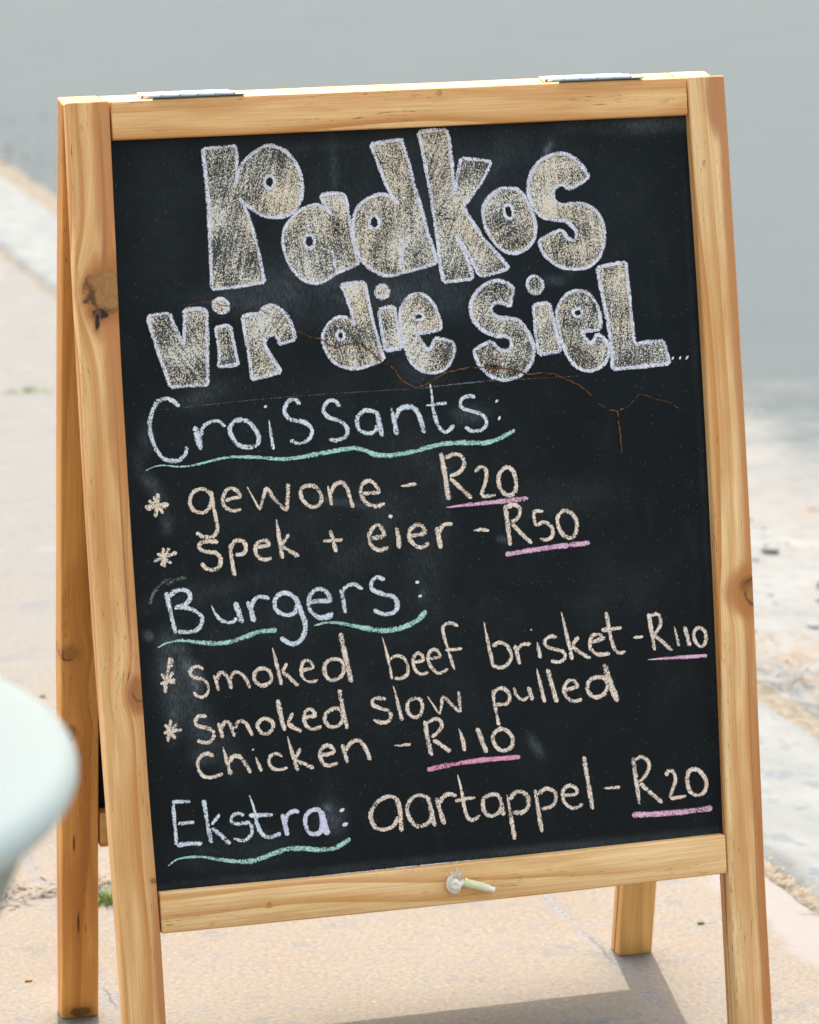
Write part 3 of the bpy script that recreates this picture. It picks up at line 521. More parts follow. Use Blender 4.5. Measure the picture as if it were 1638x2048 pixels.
# handwriting: (material, [(region, width in zoom px, points)...]); leading o = closed loop, leading < = thin start
WORDS = [
 ('WHITE', 'F|36|345,210 300,165 240,145 190,160 150,210 125,280 115,360 130,450 165,540 220,610 290,630 350,620 395,570 405,515;F|46|465,360 490,450 515,545;F|34|510,440 530,370 580,330 640,320 680,340 705,365;F|38|o840,312 890,330 940,390 965,450 950,510 880,525 800,500 750,430 740,370 780,320;F|32|1010,200 1025,215;F|28|<1045,310 1060,420 1080,545;F|34|1290,190 1250,155 1205,160 1170,210 1170,260 1210,305 1280,320 1340,340 1380,390 1365,450 1310,490 1260,490 1210,470;G|34|155,210 120,165 75,160 35,200 30,250 75,295 140,315 195,350 215,395 195,445 130,470 70,460;G|36|440,250 390,240 345,240 300,280 288,330 310,390 370,415 430,400 445,350;G|44|440,240 460,330 488,440;G|42|<555,215 578,310 600,430;G|40|590,300 620,230 680,208 740,225 780,295 815,415;G|34|<855,15 870,100 880,200 900,300 930,370 970,405 1010,390 1045,350;G|30|<825,200 900,190 990,180;G|32|1215,135 1160,125 1110,145 1095,190 1120,225 1190,245 1255,265 1295,310 1290,365 1240,395 1180,395 1130,365;G|36|1370,160 1388,170;G|42|1390,293 1408,300'),
 ('GREEN', 'X|10|<290.5,942 306,934.5 326,930.5 352,933 378,932 403,927 429,920 460,914 490.5,914 521,915 552,917.5 578,917.5 603,914 629,909 660,903.5 690,898.5 709,896 730,901 750,909 778,911 804,907.5 835,901 860.5,893.5 886,888 917,885.5 942.5,885.5 971,885.5 994,879 1012,870 1030,860'),
 ('PEACH', 'H|30|62,362 140,348 215,345;H|26|85,318 140,350 178,400;H|30|145,272 140,350 128,425;H|24|120,290 140,350 165,340;H|26|200,365 150,350;H|24|75,380 140,350'),
 ('PEACH', 'H|26|o470,270 420,245 370,265 345,320 365,375 420,395 465,370 480,310;H|28|475,255 490,340 510,430 520,500 490,545 430,545 385,520;H|26|565,320 610,305 658,292 640,255 600,240 565,270 553,320 570,360 610,382 670,375;H|28|<705,230 750,310 785,370 805,310 830,245 880,310 950,375 962,290 965,210;H|28|o1090,225 1140,235 1170,280 1170,330 1130,360 1080,340 1045,290 1050,240;H|26|<1215,225 1230,290 1240,350;H|28|1230,280 1255,225 1300,205 1335,240 1355,300 1375,365;H|28|1430,275 1490,270 1535,265 1510,215 1470,195 1430,225 1425,280 1460,335 1520,355 1575,335'),
 ('PEACH', 'I|26|<300,270 350,262 405,254'),
 ('PEACH', 'I|34|565,50 590,200 615,360;I|28|590,85 650,60 700,75 715,130 680,180 620,205;I|30|625,215 690,280 765,350;I|28|785,180 820,145 855,160 860,220 840,290 825,330;I|28|825,335 880,335 925,325;I|30|o1000,145 1040,180 1055,250 1045,310 1005,330 960,300 940,240 950,180'),
 ('PINK', 'I|32|<590,410 760,390 950,370 1135,350'),
 ('PEACH', 'H|26|115,705 185,675 265,645;H|24|140,650 230,715;H|26|178,615 185,740;H|22|218,612 165,730'),
 ('PEACH', 'H|30|525,580 470,575 415,585 405,620 450,640 510,650 540,690 525,740 480,755 440,740 420,710;H|28|600,590 605,660 628,795;H|28|605,620 630,575 680,575 700,615 680,655 630,660;H|26|765,615 810,605 845,595 825,570 780,580 758,620 770,665 810,690 865,680;H|32|<890,435 905,530 930,685;H|24|970,530 945,570 925,605;H|28|930,610 980,640 1035,670'),
 ('PEACH', 'H|24|1185,575 1310,565;H|26|1230,505 1268,645'),
 ('PEACH', 'I|30|105,612 150,605 190,588 170,540 140,525 105,560 92,610 110,660 160,690 220,670;I|22|230,455 236,480;I|30|270,540 285,610 290,680;I|30|360,595 410,590 455,575 440,530 400,525 360,560 357,610 390,655 440,670 485,640;I|32|535,535 550,610 562,680;I|30|550,580 570,535 600,518 640,518'),
 ('PEACH', 'I|24|<775,560 830,555 880,560'),
 ('PEACH', 'I|32|985,390 1000,520 1018,660;I|30|990,410 1040,390 1080,415 1070,470 1020,510;I|28|1030,515 1090,580 1160,645;I|26|1235,435 1175,440 1185,520 1240,505 1290,540 1295,590 1260,620 1210,615;I|30|o1380,430 1430,460 1455,520 1440,590 1400,610 1350,570 1325,500 1340,450'),
 ('PINK', 'I|34|985,718 1150,690 1330,665 1540,640'),
 ('WHITE', 'J|28|120,125 145,240 172,360;J|26|135,150 180,115 240,120 255,160 225,195 165,215;J|26|165,215 240,215 310,250 322,300 280,345 215,350 180,345;J|24|<375,200 400,250 440,290 490,295 520,270;J|34|510,180 530,240 548,300;J|34|580,175 600,230 615,295;J|26|600,220 620,165 660,150 705,165;J|26|o850,165 800,130 750,145 730,190 750,235 800,255 850,235;J|28|848,145 880,230 905,310 890,380 845,418 800,405 765,380;J|26|930,182 990,175 1045,170 1020,120 970,110 930,150 925,210 960,255 1010,265 1065,245;J|24|960,265 1010,272 1062,262;J|26|1105,110 1120,170 1130,245;J|24|1110,150 1130,100 1180,80 1230,110;J|26|1355,55 1310,40 1280,70 1285,110 1340,135 1400,150 1425,190 1410,235 1350,250 1290,225'),
 ('WHITE', 'J|22|1535,60 1540,78;J|24|1550,140 1558,155'),
 ('GREEN', 'J|28|<70,440 130,410 210,398 300,408 400,415 480,405 560,380 640,350 745,338'),
 ('GREEN', 'J|32|<955,315 1020,298 1100,300 1200,320 1300,338 1380,340 1450,325 1530,290 1590,230'),
 ('PEACH', 'K|30|75,475 190,445;K|28|110,545 125,440 148,280;K|26|85,398 122,455;K|24|172,385 100,510;K|22|190,475 125,455;K|20|150,280 165,300 160,350'),
 ('PEACH', 'K|28|400,365 350,345 310,365 300,400 330,430 390,440 430,480 430,540 390,575 345,560 325,535;K|28|475,410 495,460 510,530;K|30|495,450 520,395 555,400 590,450 605,515;K|30|595,440 625,390 670,395 715,440 745,510;K|32|o840,360 890,385 905,440 870,480 820,485 775,440 790,380;K|30|<912,205 945,340 980,485;K|28|1020,320 985,385;K|32|985,385 1040,430 1105,490;K|28|1130,375 1180,365 1215,350 1190,305 1150,305 1128,350 1130,410 1160,450 1205,460 1250,445;K|32|o1430,310 1370,290 1310,320 1300,390 1340,445 1400,435 1440,390;K|42|1420,95 1450,250 1500,465'),
 ('PEACH', 'L|34|<215,165 260,330 310,570;L|38|290,380 350,345 420,370 460,440 455,520 400,560 330,565;L|34|520,410 570,400 610,385 590,330 545,325 512,380 520,450 560,510 610,520 660,500;L|36|670,372 720,365 770,350 750,300 705,285 662,330 660,400 700,470 760,515 850,470;L|36|945,65 900,35 840,30 800,70 810,150 850,290 910,480;L|30|820,290 900,285 985,275'),
 ('PEACH', 'M|26|<92,110 120,260 155,410;M|28|145,270 200,245 250,275 270,340 240,395 190,410 155,400;M|28|295,262 310,320 325,390;M|24|310,300 340,260 400,255;M|14|398,158 404,166;M|28|<440,240 462,350;M|26|570,210 530,205 490,235 500,270 560,290 615,310 620,350 580,375 530,365;M|28|<598,45 630,180 670,360;M|26|710,205 670,265;M|28|665,270 720,310 790,350;M|28|790,245 840,230 875,215 850,195 805,200 785,250 800,300 850,325 920,315;M|28|893,45 910,150 935,260 970,310 1020,305;M|28|860,165 995,150'),
 ('PEACH', 'M|22|1070,213 1135,208'),
 ('PEACH', 'M|30|1170,55 1190,180 1210,300;M|26|1180,70 1230,60 1250,110 1230,165 1200,195;M|28|1205,195 1260,240 1325,300;M|22|<1338,140 1370,270;M|28|1405,140 1440,270;M|26|o1510,150 1545,185 1540,250 1505,270 1470,220 1475,165'),
 ('PINK', 'M|24|<1165,358 1350,345 1555,332'),
 ('PEACH', 'M|26|150,555 160,640 190,790;M|28|155,580 190,545 240,560 258,610 230,652 170,650;M|22|288,540 305,590 345,622 385,600;M|32|382,535 410,625;M|28|<437,415 490,640;M|32|507,418 570,640;M|28|620,560 670,545 705,530 680,495 640,500 615,550 630,600 680,630 735,615;M|30|o880,480 820,475 775,510 775,570 825,605 880,580 900,530;M|42|882,385 910,490 968,635'),
 ('PEACH', 'K|32|100,840 240,815;K|28|110,775 190,885;K|30|155,740 132,910;K|26|200,770 140,860'),
 ('PEACH', 'K|32|425,720 370,715 340,745 350,785 410,800 465,825 475,870 430,912 350,900;K|32|510,765 525,820 540,880;K|32|525,810 560,760 595,775 630,870;K|30|630,810 660,755 710,765 735,810 765,862;K|32|o865,735 910,760 912,810 870,848 820,830 800,785 825,745;K|38|950,592 975,720 1003,825;K|28|1065,690 1025,770;K|32|1020,770 1070,800 1130,830;K|30|1150,727 1200,720 1230,710 1205,668 1165,672 1148,720 1160,780 1210,812 1280,790;K|32|o1420,670 1370,660 1315,690 1302,745 1340,793 1400,788 1435,740;K|36|1410,515 1440,680 1470,812'),
 ('PEACH', 'L|40|250,765 180,752 120,772 130,820 190,850 260,870 298,910 280,970 210,990 125,960;L|38|<318,625 355,760 405,970;L|40|o540,755 590,780 600,850 575,920 530,938 480,910 455,850 475,780;L|36|<650,735 700,810 765,900 785,820 800,745 870,800 960,880 958,780 948,685'),
 ('PEACH', 'K|30|475,1015 430,995 385,1010 355,1060 365,1120 400,1165 460,1170 545,1145;K|34|<543,945 570,1040 603,1155;K|32|590,1060 620,1015 670,1020 710,1070 750,1140;K|20|764,960 770,970;K|28|<785,1015 830,1130;K|28|985,1020 945,995 900,1010 885,1055 910,1100 960,1115 1025,1100;K|32|<1022,865 1055,980 1100,1125;K|30|1120,955 1080,1035;K|32|1085,1045 1150,1070 1220,1105;K|32|1268,1002 1320,1000 1368,982 1345,940 1300,940 1265,985 1275,1040 1320,1085 1400,1065;K|32|1430,925 1450,990 1470,1065;K|34|1455,975 1490,920 1550,896 1600,945 1640,1045'),
 ('PEACH', 'L|38|<328,1210 410,1205 495,1198'),
 ('PEACH', 'L|46|625,965 650,1130 690,1310;L|40|650,990 710,958 775,968 785,1030 740,1090 690,1130;L|44|705,1155 790,1210 875,1270;L|46|<952,1045 985,1140 1010,1265;L|54|1130,1035 1170,1150 1220,1280;L|44|o1370,1048 1430,1080 1470,1140 1460,1220 1390,1258 1320,1230 1280,1150 1300,1080'),
 ('ROSE', 'L|48|645,1443 900,1390 1200,1348 1545,1318'),
 ('WHITE', 'N|32|135,165 148,300 165,500;N|30|130,167 270,165;N|28|175,335 300,320;N|36|165,500 250,485 360,482;N|38|370,150 395,300 430,482;N|28|495,260 430,340;N|36|435,365 500,420 575,488;N|30|680,270 630,255 590,275 585,320 640,335 710,325 738,360 730,420 670,465 600,440;N|34|<718,115 755,220 780,340 820,415 880,435 960,405;N|34|715,270 900,265'),
 ('LILAC2', 'N|36|972,258 990,340 1010,425;N|32|995,320 1015,260 1060,238 1100,245;N|34|o1260,240 1200,230 1150,270 1148,340 1175,400 1230,410 1270,370;N|46|1265,230 1290,330 1315,420;N|42|1418,218 1432,240;N|44|1442,325 1454,352'),
 ('GREEN', 'N|40|<100,655 160,610 240,590 330,585 430,595 530,610 640,622 740,616 840,585 930,550 1020,525 1120,520 1220,530 1320,528 1400,505 1490,445'),
 ('PEACH', 'O|42|330,480 250,470 170,510 110,590 100,670 140,750 220,770 310,730 345,650;O|46|330,475 365,600 380,790;O|42|620,480 540,455 470,490 430,560 440,640 500,730 570,735 640,690 650,620;O|44|615,470 650,600 682,740;O|44|697,480 730,600 768,725;O|40|730,530 760,468 820,448 880,465;O|38|<888,270 925,420 950,570 980,660 1030,680 1095,640;O|38|865,510 960,490 1050,480;O|40|1270,460 1200,450 1130,490 1118,560 1150,630 1210,643 1270,610 1290,550;O|42|1270,460 1290,550 1308,645;O|42|<1337,450 1365,600 1408,862;O|42|1360,500 1410,432 1480,428 1528,480 1525,570 1460,618 1390,605;P|38|42,365 65,510 98,715;P|36|60,410 130,358 195,380 213,440 180,500 95,525;P|32|275,412 330,410 385,395 370,350 320,332 275,370 268,430 300,490 360,518 435,485;P|38|440,92 475,300 513,528'),
 ('PEACH', 'P|28|<600,355 680,350 740,346'),
 ('PEACH', 'P|38|842,100 870,290 898,485;P|34|860,120 910,98 965,130 972,200 930,270 890,300;P|38|900,312 980,385 1085,475;P|34|1115,255 1130,213 1175,222 1190,290 1165,370 1145,435;P|34|1150,440 1210,430 1280,415;P|36|o1345,198 1400,225 1443,300 1430,380 1370,410 1310,380 1287,290 1300,220'),
 ('PINK', 'P|48|835,573 1050,565 1280,545 1495,515'),
 ('PEACH', 'E|36|1446,737 1458,741;E|34|1496,735 1508,739;E|40|1544,730 1556,737'),
 ('GHOST', 'J|22|25,195 50,130 100,70 150,50;J|30|120,80 180,55 240,42'),
]
WNAME = {'GREEN': 'chalk_underline', 'PINK': 'chalk_underline', 'ROSE': 'chalk_underline', 'GHOST': 'chalk_smudge'}
def ell(s):
    r, q = s.split(':'); cx, cy, rx, ry, an = map(float, q.split(',')); x0, y0, k = REG[r]; a = rad(an)
    return [(x0+(cx+rx*math.cos(h)*math.cos(a)-ry*math.sin(h)*math.sin(a))/k, y0+(cy+rx*math.cos(h)*math.sin(a)+ry*math.sin(h)*math.cos(a))/k) for h in (2*math.pi*i/16 for i in range(16))]
OW = 8.8
for idx, (ch, segs, holes, extra) in enumerate(TITLE):
    mk = Marks(); outer = []
    S = [spline(pts(*s.split(':'))) for s in segs]
    for s_ in S: outer += s_[:-1]
    H = [ell(h) for h in holes]
    mk.fill(outer, H, 0, .00015+(idx % 3)*5e-5)
    for s in segs: mk.stroke(pts(*s.split(':')), OW+random.uniform(-1, 1.2), mi=1, press=.03)
    for h in H: mk.stroke(h, 7.5, True, mi=1, press=.06)
    for s in extra: mk.stroke(pts(*s.split(':')), OW-1, mi=1, press=.03)
    mk.build('chalk_letter', [M_FILL, LILAC], board)
for d in DOTS:
    mk = Marks(); e = ell(d); mk.fill(spline(e, True)[:-1], [], 0, .00035); mk.stroke(e, 8.5, True, mi=1); mk.build('chalk_dot', [M_FILL, LILAC], board)
STARW = {2, 7, 18, 26}
for i, (mt, body) in enumerate(WORDS):
    mk = Marks(); reg0 = None
    for st in body.split(';'):
        r, wd_, ps = st.split('|'); closed = ps[0] == 'o'; tp = .72 if ps[0] == '<' else 0.
        P_ = pts(r, ps.lstrip('o<')); wpx = float(wd_)/REG[r][2]
        if mt == 'GREEN' and r == 'X': tp = .8
        mk.stroke(P_, wpx*(1.5 if math.dist(P_[0], P_[-1]) < 9 and len(P_) == 2 else 1.1), closed, tp, press=(.08 if math.dist(P_[0], P_[-1]) < 9 and len(P_) == 2 else 0.))
    nm = WNAME.get(mt) or ('chalk_star' if i in STARW else 'chalk_word')
    mk.build(nm, [globals()[mt]], board)
# cracks in the painted hardboard: shallow rusty ridges
mk = Marks()
def jag(P, a):
    o = []
    for p, q in zip(P, P[1:]):
        n = max(2, int(math.dist(p, q)/7))
        o += [(p[0]+(q[0]-p[0])*i/n+random.uniform(-a, a), p[1]+(q[1]-p[1])*i/n+random.uniform(-a, a)) for i in range(n)]
    return o+[P[-1]]
for (r, s), wd_ in zip(CRACK, (1.1, 2.6, 2.4, 1.1)): mk.stroke(jag(pts(r, s), 1.3), wd_, jit=3., base=.00085)
mk.stroke(jag(pts('Q', '1315,470 1320,520 1330,570 1333,640'), 1.2), 2.4, jit=3., base=.0008)
mk.stroke(jag(pts('Q', '1285,468 1315,472 1340,460'), 1.), 3.2, jit=3., base=.0009)
mk.stroke(jag([(973, 736), (990, 734), (1004, 737)], 1.), 7., jit=3., base=.0009)
mk.build('crack', [M_CRACK], board)
mk = Marks(); mk.stroke([(845, 775.5), (905, 769), (970, 762.5)], 4., base=.0006); mk.stroke([(300, 822), (560, 795), (845, 776)], 1.6, base=.0006); mk.stroke([(970, 762), (1160, 752)], 1.6, base=.0006)
mk.build('paint_seam', [GHOST], board)
mk = Marks(); mk.stroke([(330, 1782.5), (600, 1757), (885, 1726.5), (1160, 1702), (1440, 1674)], 3.2, base=.0007); mk.build('chalk_dust', [LILAC], board)
# ---- hinges
t = NT('zinc_steel'); P = t.obj(); n_ = t.noise(P, 180, 3.)
M_STEEL = t.out(t.mix(n_, (.62, .65, .68), (.8, .82, .84)), t.ramp(n_, .3, .7, .45, .6), .5, 1.0)
t = NT('zinc_dark'); M_STEELD = t.out((.16, .17, .18), .45, .5, 1.0)
def boxm(mapf, a0, a1, b0, b1, c0, c1):
    V = [mapf(x, y, z) for x in (a0, a1) for y in (b0, b1) for z in (c0, c1)]
    F = [(0, 1, 3, 2), (4, 6, 7, 5), (0, 4, 5, 1), (2, 3, 7, 6), (0, 2, 6, 4), (1, 5, 7, 3)]
    me = mesh_from(V, F); fix_normals(me)
    return me
def tube_mesh(P, rads, seg=12, cap=True):
    V, F = [], []; n = len(P); prev = Vector((0.3, .5, .81))
    for i, p in enumerate(P):
        d = (P[min(n-1, i+1)]-P[max(0, i-1)]).normalized()
        a = d.cross(prev); a = a.normalized() if a.length > 1e-4 else d.orthogonal().normalized(); b = d.cross(a)
        prev = -a.cross(d) if False else prev
        for k in range(seg):
            h = 2*math.pi*k/seg; V.append(p+(a*math.cos(h)+b*math.sin(h))*rads[i])
    for i in range(n-1):
        for k in range(seg): F.append((i*seg+k, i*seg+(k+1) % seg, (i+1)*seg+(k+1) % seg, (i+1)*seg+k))
    if cap: F.append(tuple(range(seg-1, -1, -1))); F.append(tuple(range((n-1)*seg, n*seg)))
    me = mesh_from(V, F, True); fix_normals(me); me.set_sharp_from_angle(angle=rad(50)); return me
for (uc, hl) in ((-.1895, .0405), (.1785, .0395)):
    hg = empty('hinge'); hg.parent = sign
    # leaf on the rear frame's top edge, leaf on the front frame's top edge (both flat plates 1.2 mm thick)
    link('leaf', boxm(lambda a, b, c: rear(a, -c, b), uc-hl, uc+hl, .0025, .021, .0002, .0014), hg, [M_STEEL])
    link('leaf', boxm(lambda a, b, c: front(a, -c, b), uc-hl+.004, uc+hl+.004, .0025, .0268, .0002, .0013), hg, [M_STEELD])
    zc = Z0+.0036
    kn = 5
    for k in range(kn):
        a0 = uc-hl+2*hl*k/kn+.0004; a1 = uc-hl+2*hl*(k+1)/kn-.0004; r = .0026
        link('knuckle', tube_mesh([Vector((a0, -.001, zc)), Vector((a0+.0004, -.001, zc)), Vector((a1-.0004, -.001, zc)), Vector((a1, -.001, zc))], [r*.85, r, r, r*.85]), hg, [M_STEEL])
    link('pin', tube_mesh([Vector((uc-hl-.0012, -.001, zc)), Vector((uc+hl+.0012, -.001, zc))], [.0015]*2), hg, [M_STEELD])

# ---- knotted stay cord with a plastic sleeve at the front of the bottom rail
t = NT('cotton_cord'); P = t.obj(); n_ = t.noise(t.vmath('MULTIPLY', P, (900, 900, 900)), 1., 3.)
t.bump(n_, .6, .0008); M_CORD = t.out(t.mix(n_, (.78, .69, .56), (.93, .87, .77)), .95, .1)
t = NT('yellow_sleeve'); P = t.obj(); n_ = t.noise(P, 130, 3.)
M_SLEEVE = t.out(t.mix(t.ramp(n_, .3, .7), (.70, .64, .34), (.74, .71, .50)), .5, .35)
def on_rail(px, py, h): 
    u, v = on_front(px, py, TH+h); return front(u, v, TH+h)
cord = empty('stay_cord'); cord.parent = sign
K_ = [(914, 1762, .0), (904, 1757, .003), (898, 1766, .004), (901, 1777, .0045), (910, 1782, .004), (916, 1773, .008), (911, 1763, .0095), (905, 1768, .0085), (909, 1775, .009), (919, 1768, .007), (930, 1765, .0055), (940, 1768, .005), (988, 1780, .0042)]
kp = [Vector(on_rail(*k)) for k in K_]
def spl3(P, n=8):
    o = []
    Q = [P[0]]+P+[P[-1]]
    for i in range(1, len(Q)-2):
        for k in range(n):
            s = k/n; a, b, c, d = Q[i-1], Q[i], Q[i+1], Q[i+2]
            o.append(.5*(2*b+(c-a)*s+(2*a-5*b+4*c-d)*s*s+(3*b-a-3*c+d)*s**3))
    return o+[P[-1]]
cp = spl3(kp); link('knot', tube_mesh(cp, [.0029+.0003*math.sin(i*1.9) for i in range(len(cp))], 10), cord, [M_CORD])
V, F = [], []
c0 = on_rail(913, 1757, .005)
for i in range(240):      # frayed end above the knot
    d = Vector((random.gauss(.15, 1), random.gauss(-.5, .8), random.gauss(.7, .8))).normalized()*random.uniform(.003, .0085)
    s = c0+Vector((random.gauss(0, .0022), random.gauss(0, .0012), random.gauss(0, .0022))); q = Vector((random.gauss(0, 1), random.gauss(0, 1), random.gauss(0, 1))).normalized()*.00016
    k = len(V); V += [s-q, s+q, s+d*.6+q*.8+Vector((.0004, 0, 0)), s+d, s+d*.6-q*.8]; F.append((k, k+1, k+2, k+3, k+4))
link('frayed_end', mesh_from(V, F), cord, [M_CORD])
sp = [Vector(on_rail(*k)) for k in ((926, 1763, .0055), (940, 1768, .005), (958, 1772, .0048), (975, 1777, .0045))]
sp = spl3(sp, 5); link('sleeve', tube_mesh(sp, [.0040+.0002*math.sin(i*1.3) for i in range(len(sp))], 14), cord, [M_SLEEVE])

# ------------------------------------------------------------------ cafe table, out of focus at the left
t = NT('mint_paint'); P = t.obj(); n_ = t.noise(P, 30, 3.)
t.bump(t.noise(P, 500, 2.), .05, .0004)
M_MINT = t.out(t.mix(n_, (.37, .42, .405), (.385, .435, .42)),   .5, .25)
TC = Vector((-.853, -1.345, 0)); TR = .288; TZ = .735
tb = empty('cafe_table', (TC.x, TC.y, 0)); tag(tb, 'pale mint round cafe table with a rolled rim, out of focus at the left edge', 'table')
def lathe(prof, seg=96, off=Vector((0, 0, 0))):
    V, F = [], []; k = len(prof)
    for s in range(seg):
        h = 2*math.pi*s/seg
        for (r, z) in prof: V.append((off.x+r*math.cos(h), off.y+r*math.sin(h), off.z+z))
    for s in range(seg):
        for i in range(k-1):
            a, b = s*k+i, ((s+1) % seg)*k+i; F.append((a, b, b+1, a+1))
    me = mesh_from(V, F, True); fix_normals(me); me.set_sharp_from_angle(angle=rad(60)); return me
prof = [(0.0001, TZ)] + [(r, TZ) for r in (.1, .2, TR-.03)] + arc(TR-.0115, TZ-.0115, .0115, 90, -80, 10) + [(TR-.017, TZ-.021), (TR-.022, TZ-.015), (.1, TZ-.012), (.0001, TZ-.012)]
o = link('tabletop', lathe(prof), tb, [M_MINT])
def leg_mesh(ang):
    V, F = [], []
    cx, sx = math.cos(ang), math.sin(ang)
    N = 30
    for i in range(N+1):
        q = i/N; z = (TZ-.013)*(1-q); r = TR-.0275-.40*min((TZ-.013)*q, .14)+.13*q**2*.75
        hw = .021+.05*max(0, 1-q*7)**2-.006*q; th = .012
        for (a, b) in ((-hw, -th), (hw, -th), (hw, th), (-hw, th)):
            V.append(((r+b)*cx-a*sx, (r+b)*sx+a*cx, z))
    for i in range(N):
        for k in range(4): F.append((i*4+k, i*4+(k+1) % 4, i*4+4+(k+1) % 4, i*4+4+k))
    F.append((3, 2, 1, 0)); F.append((N*4, N*4+1, N*4+2, N*4+3))
    me = mesh_from(V, F, False); fix_normals(me); return me
for k in range(4): link('leg', leg_mesh(rad(-14+90*k)), tb, [M_MINT])

# canvas parasol added out of view, left of frame, to shade the table
t = NT('canvas'); P = t.obj(); n_ = t.noise(P, 400, 2.); M_CANVAS = t.out(t.mix(n_, (.70, .67, .60), (.78, .75, .69)), .9, .1)
t = NT('pole_wood'); P = t.obj(); M_POLE = t.out(t.mix(t.noise(t.vmath('MULTIPLY', P, (60, 60, 3)), 1., 3.), (.30, .17, .07), (.42, .25, .11)), .5, .3)
t = NT('base_concrete'); P = t.obj(); M_BASE = t.out(t.mix(t.noise(P, 40, 4.), (.22, .21, .20), (.32, .31, .30)), .9, .1)
PX, PY = -1.34, -.78
pa = empty('added_parasol', (PX, PY, 0)); tag(pa, 'cream canvas parasol on a wooden pole, added out of view to shade the mint table', 'parasol')
V, F = [], []
for (r, z) in ((.03, 2.47), (.4, 2.36), (.8, 2.22), (1.12, 2.10), (1.12, 1.97)):
    for k in range(8):
        h = 2*math.pi*(k+.5)/8; V.append((PX*0+r*math.cos(h), r*math.sin(h), z))
for i in range(4):
    for k in range(8): F.append((i*8+k, i*8+(k+1) % 8, i*8+8+(k+1) % 8, i*8+8+k))
me = mesh_from(V, F); o = link('canopy', me, pa, [M_CANVAS]); md = o.modifiers.new('solid', 'SOLIDIFY'); md.thickness = .004
link('pole', tube_mesh([Vector((0, 0, .02)), Vector((0, 0, 1.2)), Vector((0, 0, 2.50))], [.022, .022, .018], 20), pa, [M_POLE])
link('base', lathe([(.0001, .002), (.24, .002), (.25, .03), (.23, .065), (.05, .085), (.04, .20), (.0001, .20)], 48), pa, [M_BASE])
for k in range(8):
    h = 2*math.pi*(k+.5)/8; link('rib', tube_mesh([Vector((.03*math.cos(h), .03*math.sin(h), 2.445)), Vector((1.10*math.cos(h), 1.10*math.sin(h), 2.082))], [.008, .006], 8), pa, [M_POLE])

# ------------------------------------------------------------------ small things on the ground
t = NT('grass_blade'); P = t.obj(); M_GRASS = t.out(t.mix(t.noise(P, 60, 2.), (.13, .22, .05), (.34, .42, .15)), .6, .25)
t = NT('dry_grass'); P = t.obj(); M_DRY = t.out(t.mix(t.noise(P, 50, 3.), (.16, .115, .075), (.25, .205, .16)), .8, .15)
def tuft(name, x, y, n, h, spread, mat, flat=0.):
    V, F = [], []
    for i in range(n):
        a = random.uniform(0, 6.283); r = spread*math.sqrt(random.random()); b = Vector((x+r*math.cos(a), y+r*math.sin(a)*.6, -.004))
        le = h*random.uniform(.45, 1.1); d = Vector((random.gauss(0, .45), random.gauss(0, .45), 1.-flat*random.random())).normalized()
        s = d.cross(Vector((random.gauss(0, 1), random.gauss(0, 1), .1))).normalized()*random.uniform(.0008, .0016); dr = Vector((d.x, d.y, -.25))*le*.35
        k = len(V); V += [b-s, b+s, b+d*le*.55+s*.8, b+d*le*.55-s*.8, b+d*le+dr]; F += [(k, k+1, k+2, k+3), (k+3, k+2, k+4)]
    return link(name, mesh_from(V, F), None, [mat])
q = on_z(209, 1806, 0); o = tuft('grass_tuft', q.x, q.y, 75, .025, .012, M_GRASS); tag(o, 'small green grass tuft in the paving joint behind the left legs of the sign', 'grass tuft')
q = on_z(75, 783, 0); o = tuft('weed', q.x-.02, q.y, 70, .018, .05, M_GRASS, .5); tag(o, 'flat green weed growing in a paving crack far behind the left edge of the sign', 'weed')
# dried grass litter caught along the kerb joints
V, F = [], []
def litter(x, y, n, sx, sy, L):
    for i in range(n):
        c = Vector((x+random.gauss(0, sx), y+random.gauss(0, sy), random.uniform(.002, .012))); a = random.uniform(0, 6.283)
        d = Vector((math.cos(a), math.sin(a), random.gauss(0, .25)))*random.uniform(.4, 1)*L; s = Vector((-d.y, d.x, 0)).normalized()*.0012
        k = len(V); V.extend([c-d*.5-s, c-d*.5+s, c+d*.5+s, c+d*.5-s]); F.append((k, k+1, k+2, k+3))
for j in range(26): litter(.838+random.gauss(0, .015), random.uniform(.2, 7), 9, .022, .05, .03)
litter(.845, 1.15, 120, .025, .14, .026); litter(.84, .95, 80, .02, .1, .024); litter(.507, .33, 30, .006, .05, .014); litter(.505, .22, 18, .006, .05, .012)
litter(-.23, .53, 90, .05, .02, .018); litter(-.30, .51, 50, .06, .012, .018)
o = link('dry_grass_litter', mesh_from(V, F), None, [M_DRY]); tag(o, 'dried grass and straw scraps lying along the kerb joint and paving joints', 'dry grass', kind='stuff')
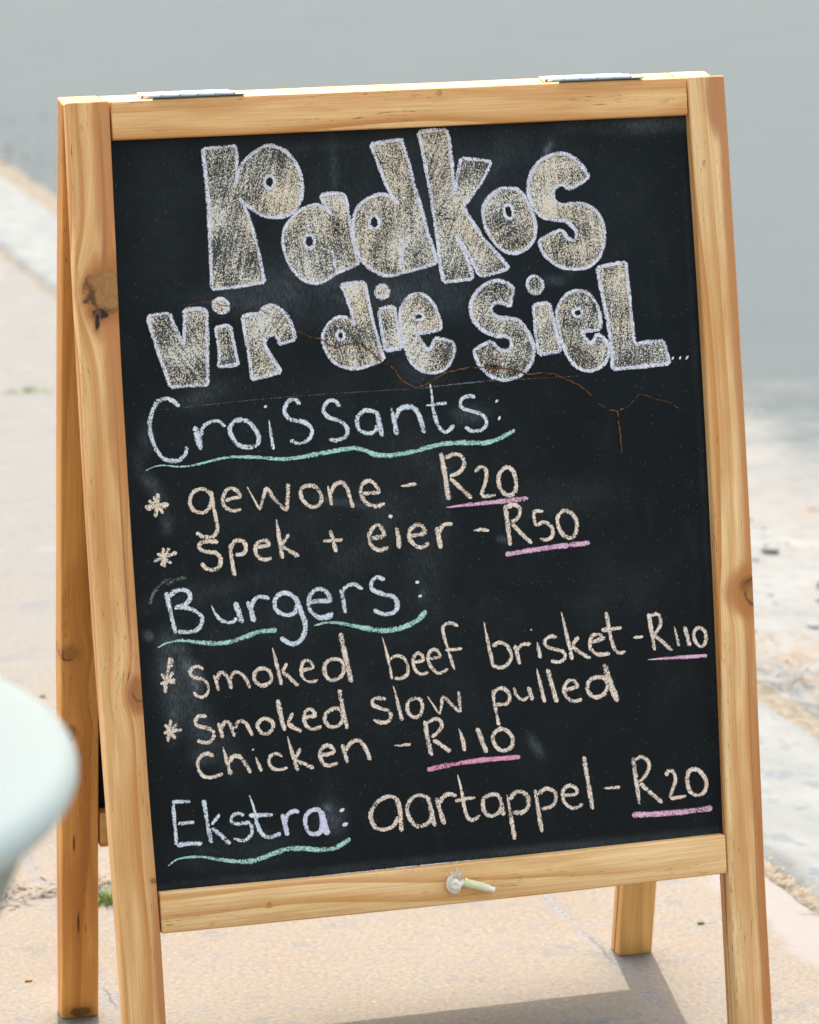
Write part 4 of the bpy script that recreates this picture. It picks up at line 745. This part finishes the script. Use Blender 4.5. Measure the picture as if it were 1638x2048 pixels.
# gravel in the gutter
t = NT('gravel_stone'); P = t.obj(); n_ = t.noise(P, 35, 3.); n2 = t.noise(P, 4.5, 1.)
M_STONE = t.out(t.mix(t.ramp(n2, .35, .65), t.mix(n_, (.17, .185, .197), (.215, .22, .222)), t.mix(n_, (.20, .185, .165), (.25, .242, .23))), .9, .15)
bm = bmesh.new(); bmesh.ops.create_icosphere(bm, subdivisions=1, radius=1.); ico_v = [v.co.copy() for v in bm.verts]; ico_f = [tuple(v.index for v in f.verts) for f in bm.faces]; bm.free()
V, F = [], []
for i in range(420):
    y = random.uniform(.3, 9); x = random.gauss(1.0, .11) if random.random() < .85 else random.uniform(.82, 1.6)
    if x < .80: continue
    s = random.lognormvariate(math.log(.0065), .4); s = min(s, .015)
    zb = gz(x, y, 3, 10) if x < 1.2 else -.045
    M_ = Matrix.Rotation(random.uniform(0, 6.28), 3, 'Z'); k = len(V); ax = (s*random.uniform(.8, 1.5), s*random.uniform(.7, 1.1), s*random.uniform(.25, .45))
    for v in ico_v:
        j = 1+.22*mnoise.noise(v*1.7+Vector((i*3.1, 0, 0))); p = M_ @ Vector((v.x*ax[0]*j, v.y*ax[1]*j, v.z*ax[2]*j)); V.append((x+p.x, y+p.y, zb+p.z-ax[2]*.1))
    F += [tuple(k+a for a in f) for f in ico_f]
o = link('loose_gravel', mesh_from(V, F, True), None, [M_STONE]); tag(o, 'pale and bluish gravel stones strewn along the broken gutter behind the sign', 'gravel', kind='stuff')
# a few crumbs that read one by one
def crumb(name, px, py, s, mat, label, cat):
    q = on_z(px, py, 0); VV = []
    for v in ico_v:
        j = 1+.3*mnoise.noise(v*2+Vector((px, py, 0))); VV.append((q.x+v.x*s*1.5*j, q.y+v.y*s*j, s*.35+v.z*s*.6*j))
    o = link(name, mesh_from(VV, ico_f, True), None, [mat]); tag(o, label, cat)
t = NT('dry_leaf'); M_LEAF = t.out((.09, .10, .045), .8, .2)
t = NT('brown_chip'); M_CHIP = t.out((.30, .19, .08), .8, .2)
crumb('leaf_scrap', 1402, 1848, .0030, M_LEAF, 'tiny dark green leaf scrap on the paving between the two right legs of the sign', 'leaf')
crumb('leaf_scrap', 85, 1395, .0035, M_LEAF, 'tiny dark leaf scrap on the pale paving above the mint table, left of the sign', 'leaf')
crumb('wood_chip', 57, 1963, .0030, M_CHIP, 'small tan chip on the paving left of the rear left leg of the sign', 'wood chip')
